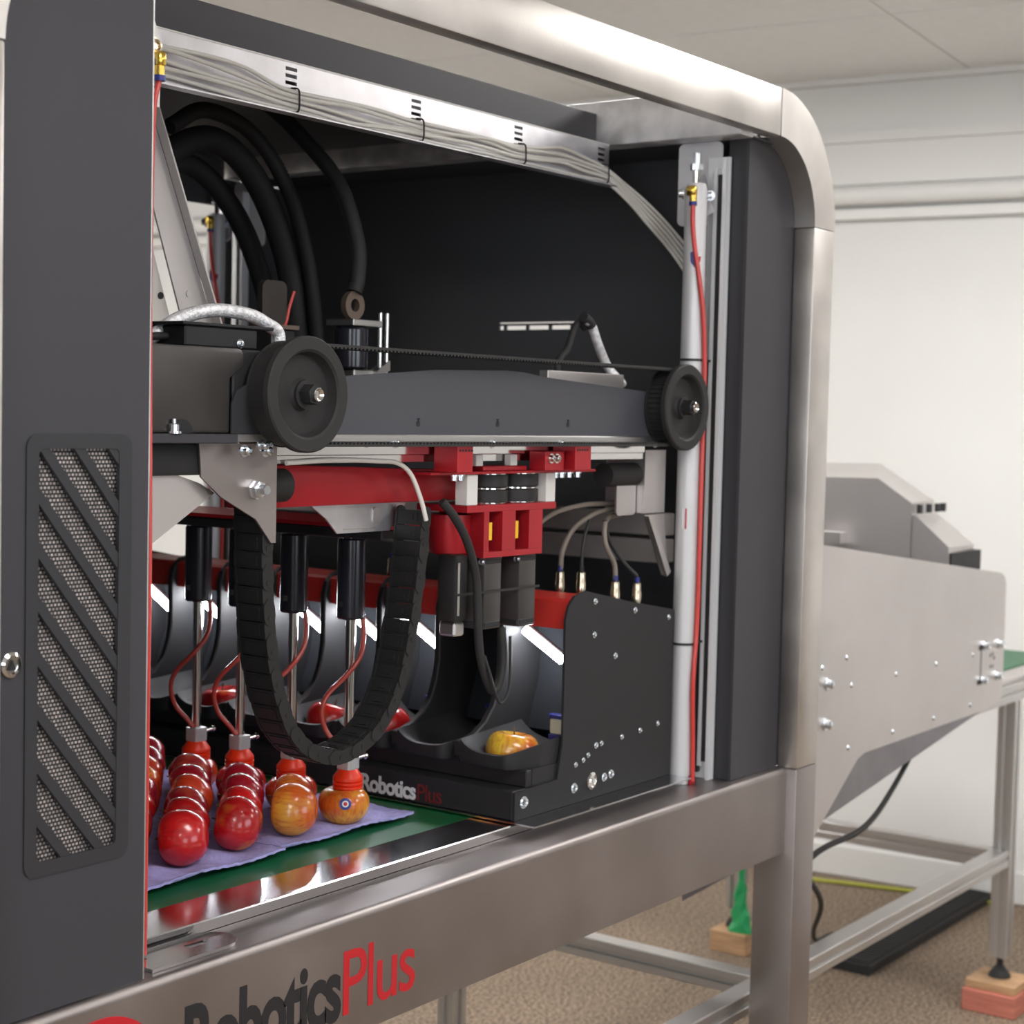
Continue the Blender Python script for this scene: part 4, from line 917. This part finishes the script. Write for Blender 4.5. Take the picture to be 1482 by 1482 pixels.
for i in range(0, 5):
    for j in range(0, 5):
        for c in (0, 1):
            x = LX-PX*i-PX/2*c; y = LY+PY*j+PY/2*c
            if (i, j, c) not in spec and (i, j, c) not in EDGE and (i, j, c) not in BEHIND: continue
            if (i, j, c) in spec: m_, lb = spec[(i, j, c)]
            elif (i, j, c) in EDGE:
                q_ = EDGE.index((i, j, c)); m_ = (AP_RED, AP_DARK, AP_RED, AP_DARK, AP_BLUSH, AP_BLUSH, AP_DARK, AP_DARK)[q_]
                lb = {'apple_skin_dark_red': 'dark red', 'apple_skin_bright_red': 'bright red', 'apple_skin_red_orange': 'orange red'}[m_.name]+' apple half hidden by the grille panel, '+('nearest to', 'second from', 'third from', 'fourth from', 'fifth from', 'sixth from', 'seventh from', 'eighth from')[q_]+' the belt edge'
            else: m_, lb = AP_RED, 'red apple lying in the tray wholly behind the grille panel'
            held = (c == 0 and i == 0 and j < 4); sg = 1
            rot = (rr.uniform(-.06, .06), rr.uniform(-.06, .06), rr.uniform(0, 6)) if held else Vector((-0.585*sg+rr.uniform(-.3, .3), 0.81*sg+rr.uniform(-.3, .3), rr.uniform(-.3, .5))).to_track_quat('Z', 'Y').to_euler()
            kk += 1
            ap = apple(x+rr.uniform(-.002, .002), y+rr.uniform(-.002, .002), ZA-.0006, m_, lb, 'apples in the lavender trays', rot, 300 if held else kk, 1.03 if held else 0.985)
            if (i, j, c) == (0, 0, 0): AP_ST = ap
# round fruit sticker, a small curved disc on the apple's skin
Sx, Sy = AP_ST.location.x, AP_ST.location.y
sd = Vector((-0.66, -0.66, 0.22)).normalized()
_mw = AP_ST.rotation_euler.to_matrix()
_vb = max((_mw @ v.co*AP_ST.scale[0] for v in AP_ST.data.vertices), key=lambda c: c.normalized().dot(sd))
SR = _vb.length-.0004
def sticker(r0, m_, lift, dz=0):
    b = MB(); dep = bpy.context.evaluated_depsgraph_get()
    a = sd.orthogonal().normalized(); c = sd.cross(a)
    ctr = Vector((Sx, Sy, AP_ST.location.z+dz)); b.lathe([(0, .0010), (r0*.6, .0007), (r0, -.0002), (r0, -.0030)], ctr+sd*(SR+lift), sd, 18)
    return b.build('sticker', m_)
s1 = sticker(.0085, BLUE, .0010); s2 = sticker(.0058, WHITE, .0015); s3 = sticker(.0036, REDPRINT, .0020)
for s_ in (s1, s2, s3):
    s_.parent = AP_ST; s_.matrix_parent_inverse = (Matrix.Translation(AP_ST.location) @ AP_ST.rotation_euler.to_matrix().to_4x4() @ Matrix.Diagonal((*AP_ST.scale, 1))).inverted()
for n_, (k, m_, lb) in enumerate(((0, AP_YEL, 'yellow and red apple in the rack bay beside the side plate'), (2, AP_RED, 'red apple with a yellow base in the rack bay right of the drag chain'), (3, AP_RED, 'red apple in the rack bay seen inside the drag chain loop'), (5, AP_RED, 'red apple in the rack bay between the two deepest gripper rods'))):
    apple(2.092, RY0+PITCH*(k+.5)+.004, 0.9000, m_, lb, 'apples in the inspection rack', (rr.uniform(-.3, .3), rr.uniform(-.3, .3), rr.uniform(0, 6)), n_, 1.12)

# ---------------------------------------------------------------- hoses and fittings in the upper left of the machine
def conduit(lbl, pts, r, ribn=0, nm='corrugated_conduit'):
    return tag(MB().tube(pts, r, 12, 8, 0.10 if ribn else 0, ribn).build(nm, RUBBER), lbl, 'hose')
conduit('corrugated black conduit arching down to the round clevis actuator', [(1.88, 1.92, 1.945), (1.95, 1.90, 1.925), (1.985, 1.85, 1.87), (2.00, 1.79, 1.80), (2.005, 1.755, 1.711), (1.998, 1.747, 1.655), (1.99, 1.747, 1.632)], .0115, 170)
conduit('corrugated black conduit hanging straight down behind the large pulley', [(1.75, 1.90, 1.86), (1.82, 1.90, 1.895), (1.92, 1.90, 1.875), (2.00, 1.90, 1.80), (2.05, 1.90, 1.69), (2.074, 1.90, 1.57), (2.075, 1.90, 1.50)], .0115, 190)
conduit('thick smooth black hose arching behind the conduits', [(1.72, 1.93, 1.76), (1.78, 1.93, 1.83), (1.87, 1.93, 1.86), (1.96, 1.93, 1.81), (2.03, 1.93, 1.70), (2.06, 1.93, 1.58), (2.06, 1.93, 1.50)], .020, 0, 'black_hose')
conduit('smooth black hose curving in front of the rear cylinder', [(1.72, 2.00, 1.70), (1.78, 2.00, 1.79), (1.88, 2.00, 1.83), (1.98, 2.00, 1.77), (2.05, 2.00, 1.66), (2.08, 2.00, 1.54), (2.08, 2.00, 1.48)], .017, 0, 'black_hose')
conduit('thin black hose bowing in front of the rear opening', [(1.90, 2.2, 1.86), (2.00, 2.2, 1.83), (2.06, 2.2, 1.76), (2.085, 2.2, 1.66), (2.07, 2.2, 1.58), (2.03, 2.2, 1.50)], .013, 0, 'black_hose')
AC = thing('clevis_actuator', 'small black actuator with steel clamp rods and tan round clevis on top', 'actuator', (1.99, 1.75, 1.50))
MB().lathe([(.024, 0), (.026, .003), (.026, .060), (.024, .064)], (1.990, 1.75, 1.515), (0, 0, 1), 24).build('body', BLACKGL, AC)
MB().box(1.962, 2.030, 1.722, 1.778, 1.580, 1.590, .001).build('clamp', ALU, AC)
MB().box(1.975, 2.035, 1.73, 1.77, 1.500, 1.5145, .002).prism([(2.018, 1.500), (2.050, 1.515), (2.050, 1.530), (2.018, 1.512)], 'Y', 1.722, 1.74).build('foot', ALU, AC)
for x in (2.032, 2.048): MB().cyl((x, 1.728, 1.505), (x, 1.728, 1.603), .0030, 8).build('tie_rod', CHROME, AC)
TAN = mat('tan_steel', (0.20, 0.15, 0.12), 0.45, 0.6)
MB().ring([(1.988+.022*math.cos(a), 1.612+.022*math.sin(a)) for a in [2*PI*q/24 for q in range(24)]], [(1.988+.010*math.cos(a), 1.612+.010*math.sin(a)) for a in [2*PI*q/24 for q in range(24)]], 'Y', 1.742, 1.752).build('clevis', TAN, AC)
A2 = thing('clevis_actuator', 'dim dark actuator half hidden behind the silver braided cable', 'actuator', (1.85, 1.78, 1.50))
MB().box(1.825, 1.875, 1.76, 1.80, 1.500, 1.568, .002).build('body', BLACK, A2)
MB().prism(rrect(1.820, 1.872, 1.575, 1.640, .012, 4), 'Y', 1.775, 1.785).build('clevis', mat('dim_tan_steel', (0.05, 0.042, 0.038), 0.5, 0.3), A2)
MB().box(1.822, 1.878, 1.755, 1.805, 1.5685, 1.5745).build('clamp', TAN, A2)
MB().tube([(1.83, 1.758, 1.56), (1.85, 1.757, 1.575), (1.858, 1.757, 1.60), (1.868, 1.757, 1.625)], .0022, 6, 6).build('red_wire', REDTUBE, A2)
tag(MB().box(1.84, 2.07, 1.70, 1.98, 1.482, 1.4975, .002).build('actuator_deck', BLACK), 'dark deck plate carrying the actuators above the gantry beam', 'plate')
# inclined stainless brace behind the grille panel
BR = thing('inclined_brace', 'inclined stainless steel brace with a long slit behind the grille panel', 'brace', (1.64, 1.75, 1.42))
MB().prism([(1.548, 1.930), (1.572, 1.860), (1.745, 1.458), (1.680, 1.458), (1.587, 1.712), (1.520, 1.930)], 'Y', 1.750, 1.753).build('flange', SATIN, BR)
MB().prism([(1.5485, 1.9298), (1.5725, 1.8598), (1.7455, 1.4578), (1.7485, 1.4578), (1.5755, 1.8598), (1.5515, 1.9298)], 'Y', 1.735, 1.7496).build('folded_edge', SATIN, BR)
MB().prism([(1.500, 1.930), (1.513, 1.930), (1.578, 1.712), (1.668, 1.458), (1.570, 1.458), (1.500, 1.70)], 'Y', 1.762, 1.765).build('rear_web', STEEL, BR)
for x, z, y in ((1.610, 1.601, 1.7612), (1.650, 1.606, 1.7494)): MB().cyl((x, y+.0004, z), (x, y-.0006, z), .0048, 14).build('hole', BLACK if y > 1.755 else ALU, BR)
MB().box(1.50, 1.76, 1.735, 1.77, 1.440, 1.4575).build('foot_plate', STEEL_DIM, BR)

# ---------------------------------------------------------------- discharge hopper at the far end
HP = thing('hopper', 'satin stainless steel hopper with riveted side sheet and hooded top', 'hopper', (3.45, 1.6, 0.78))
side = [(2.90, 1.226), (3.945, 1.1045), (3.972, 1.095), (3.985, 1.075), (3.985, .803), (3.950, .792), (3.905, .791), (3.895, .786), (3.205, .784), (3.170, .776), (2.985, .655), (2.90, .655)]
MB().prism(side, 'Y', 1.4200, 1.4225).build('side_sheet', SATIN, HP)
MB().prism([(x, z) for x, z in side], 'Y', 2.05, 2.0525).build('side_sheet', SATIN, HP)
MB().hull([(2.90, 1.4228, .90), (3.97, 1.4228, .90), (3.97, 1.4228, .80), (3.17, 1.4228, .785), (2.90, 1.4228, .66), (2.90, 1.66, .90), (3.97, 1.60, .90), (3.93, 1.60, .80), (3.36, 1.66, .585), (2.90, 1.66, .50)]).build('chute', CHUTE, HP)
MB().hull([(3.70, 2.02, 1.315), (3.70, 1.632, 1.324), (3.70, 1.546, 1.270), (3.70, 1.546, 1.05), (3.70, 2.02, 1.05), (3.90, 2.02, 1.346), (3.90, 1.713, 1.353), (3.90, 1.574, 1.270), (3.90, 1.574, 1.05), (3.90, 2.02, 1.05)]).build('hood', SATIN, HP)
MB().hull([(3.702, 1.545, 1.243), (3.702, 1.536, 1.242), (3.702, 1.456, 1.175), (3.702, 1.456, 1.05), (3.702, 1.545, 1.05), (3.90, 1.573, 1.242), (3.90, 1.568, 1.241), (3.90, 1.471, 1.171), (3.90, 1.471, 1.05), (3.90, 1.573, 1.05)]).build('lower_hood', SATIN, HP)
MB().box(3.712, 3.895, 1.452, 1.4695, 1.06, 1.160).build('rubber_curtain', BLACK, HP)
for x in (3.725, 3.78, 3.83, 3.865): MB().box(x, x+.014, 1.535, 1.5445, 1.246, 1.266).build('hinge_pin', BLACK, HP)
MB().prism([(3.655, 1.17), (3.655, 1.195), (3.690, 1.196), (3.698, 1.17)], 'Y', 1.70, 1.76).build('latch', SATIN, HP)
for x, z in ((3.101, .988), (2.993, .979), (3.128, .930), (3.348, .928), (3.565, .927), (3.783, .925), (3.122, .806), (3.341, .808), (3.561, .808), (3.778, .810)):
    MB().lathe([(.0055, 0), (.0045, .0022), (.0025, .0032), (0, .0034)], (x, 1.4199, z), (0, -1, 0), 12).build('rivet', ZINC, HP)
for x, z in ((3.017, .946), (3.014, .868), (3.851, .941), (3.847, .860), (3.947, .936), (3.941, .861)):
    MB().bolt((x, 1.4199, z), (0, -1, 0), .0085, .012).build('bolt', ZINC, HP)
for x, z in ((3.835, .938), (3.831, .857)): MB().box(x-.014, x+.006, 1.4190, 1.4198, z-.006, z+.005).build('slot', BLACK, HP)
MB().box(3.834, 3.8375, 1.4192, 1.4198, .853, .938).build('slot_line', BLACK, HP)
for a in (0.3, 1.2, 2.2, 4.2, 5.2): MB().box(3.905+.016*math.cos(a)-.002, 3.905+.016*math.cos(a)+.002, 1.4192, 1.4198, .900+.016*math.sin(a)-.004, .900+.016*math.sin(a)+.004).build('stamped_mark', BLACK, HP)

# ---------------------------------------------------------------- aluminium conveyor table behind the machine
TB = thing('conveyor_table', 'aluminium profile conveyor table with slotted legs behind the hopper', 'conveyor table', (3.4, 1.8, 0))
def profile(x0, x1, y0, y1, z0, z1, long, nm, s=.0055):
    b = MB(); c = .0018
    if long == 'X':
        cy_, cz_ = (y0+y1)/2, (z0+z1)/2
        po = []
        b.box(x0, x1, y0, y1, z0, cz_-s*.7, c).box(x0, x1, y0, y1, cz_+s*.7, z1, c).box(x0, x1, y0+.006, y1-.006, cz_-s*.7, cz_+s*.7)
    elif long == 'Y':
        cz_ = (z0+z1)/2
        b.box(x0, x1, y0, y1, z0, cz_-s*.7, c).box(x0, x1, y0, y1, cz_+s*.7, z1, c).box(x0+.006, x1-.006, y0, y1, cz_-s*.7, cz_+s*.7)
    else:
        cx_, cy_ = (x0+x1)/2, (y0+y1)/2
        for (a, bb) in ((x0, cx_-s), (cx_+s, x1)):
            for (d, e) in ((y0, cy_-s), (cy_+s, y1)): b.box(a, bb, d, e, z0, z1, c)
        b.box(x0+.007, x1-.007, y0+.007, y1-.007, z0, z1)
    return b.build(nm, ALU, TB)
LEGS = ((4.115, 1.430, .128), (4.115, 2.175, .11), (2.84, 2.175, .05), (2.0, 2.175, .05))
for x, y, zl in LEGS:
    profile(x, x+.045, y, y+.045, zl, 0.775, 'Z', 'leg')
    ft = MB().lathe([(.028, 0), (.026, .008), (.012, .026), (.008, .03), (.008, .05)], (x+.0225, y+.0225, zl-.0502), (0, 0, 1), 20).build('levelling_foot', RUBBER, TB)
profile(1.60, 4.1145, 1.432, 1.474, .362, .404, 'X', 'long_rail')
profile(2.9, 4.1145, 2.176, 2.218, .362, .404, 'X', 'long_rail')
profile(4.116, 4.158, 1.4755, 2.1745, .350, .396, 'Y', 'cross_rail')
profile(2.842, 2.884, 1.4745, 2.1745, .362, .404, 'Y', 'cross_rail')
profile(2.82, 4.55, 1.430, 1.475, .7755, .8205, 'X', 'top_rail')
profile(2.82, 4.55, 2.175, 2.220, .7755, .8205, 'X', 'top_rail')
MB().box(3.99, 4.60, 1.44, 2.21, .8207, .832, .002).build('bed', SATIN, TB)
MB().box(3.99, 4.60, 1.50, 2.15, .8322, .836).build('belt', GREEN, TB)
# things on the floor
b = MB().box(4.06, 4.20, 1.385, 1.52, 0.0, 0.055, .003); tag(b.build('wooden_block', WOODR), 'red stained wooden block under the near table foot', 'wood block')
tag(MB().box(4.07, 4.19, 1.39, 1.515, .0552, .0775, .002).build('wooden_offcut', WOOD), 'thin pale wooden offcut on top of the red block', 'wood block')
tag(MB().box(4.07, 4.20, 2.13, 2.24, 0.0, 0.0595, .003).build('wooden_block', WOOD), 'plain pine block under the far table foot', 'wood block')
gb = MB()
random.seed(5)
pts = []
for i in range(9):
    z = 0.061+0.024*i; w_ = 0.030*(1-(i/8)**0.8)+.005
    pts.append([(4.092+w_*math.cos(a)*.6+random.uniform(-.004, .004), 2.158+w_*math.sin(a)+random.uniform(-.006, .006), z) for a in [2*PI*q/8 for q in range(8)]])
V = [[gb.bm.verts.new(p_) for p_ in r_] for r_ in pts]
for A, B_ in zip(V, V[1:]):
    for k in range(8): gb.bm.faces.new((A[k], A[(k+1) % 8], B_[(k+1) % 8], B_[k]))
gb.bm.faces.new(V[0]); gb.bm.faces.new(V[-1])
tag(gb.build('plastic_film', GREENB, smooth=False), 'crumpled green plastic film wrapped on the far table leg', 'plastic film')
mt = thing('rubber_mat', 'long black ribbed rubber mat on the floor under the table', 'mat', (4.6, 1.85, 0))
MB().box(4.14, 5.04, 1.80, 1.93, 0, .030, .004).build('mat_body', RUBBER, mt)
rb = MB()
for k in range(44): x = 4.15+.02*k; rb.box(x, x+.010, 1.805, 1.925, .0302, .035)
rb.build('ribs', RUBBER, mt, smooth=False, kind='stuff')
tag(MB().tube([(3.56, 1.445, .786), (3.531, 1.44, .770), (3.468, 1.44, .719), (3.385, 1.44, .668), (3.307, 1.44, .631), (3.223, 1.44, .613), (3.094, 1.44, .612), (3.035, 1.445, .602), (3.027, 1.46, .574), (3.30, 1.55, .43), (3.90, 1.85, .17), (4.28, 2.02, .02), (4.40, 2.03, .007)], .006, 8, 8).build('power_cable', RUBBER), 'black power cable looping down below the hopper', 'cable')
tag(MB().tube([RM(5.17, 1.98, .16), RM(5.15, 1.95, .08), RM(5.10, 1.92, .012), RM(5.12, 1.70, .008), RM(5.15, 1.50, .008), RM(5.16, 1.25, .008)], .006, 8, 8).build('earth_cable', YELCAB), 'yellow green cable lying on the floor along the baseboard', 'cable')
for o in list(bpy.data.objects):
    if '_local' in o: del o['_local']
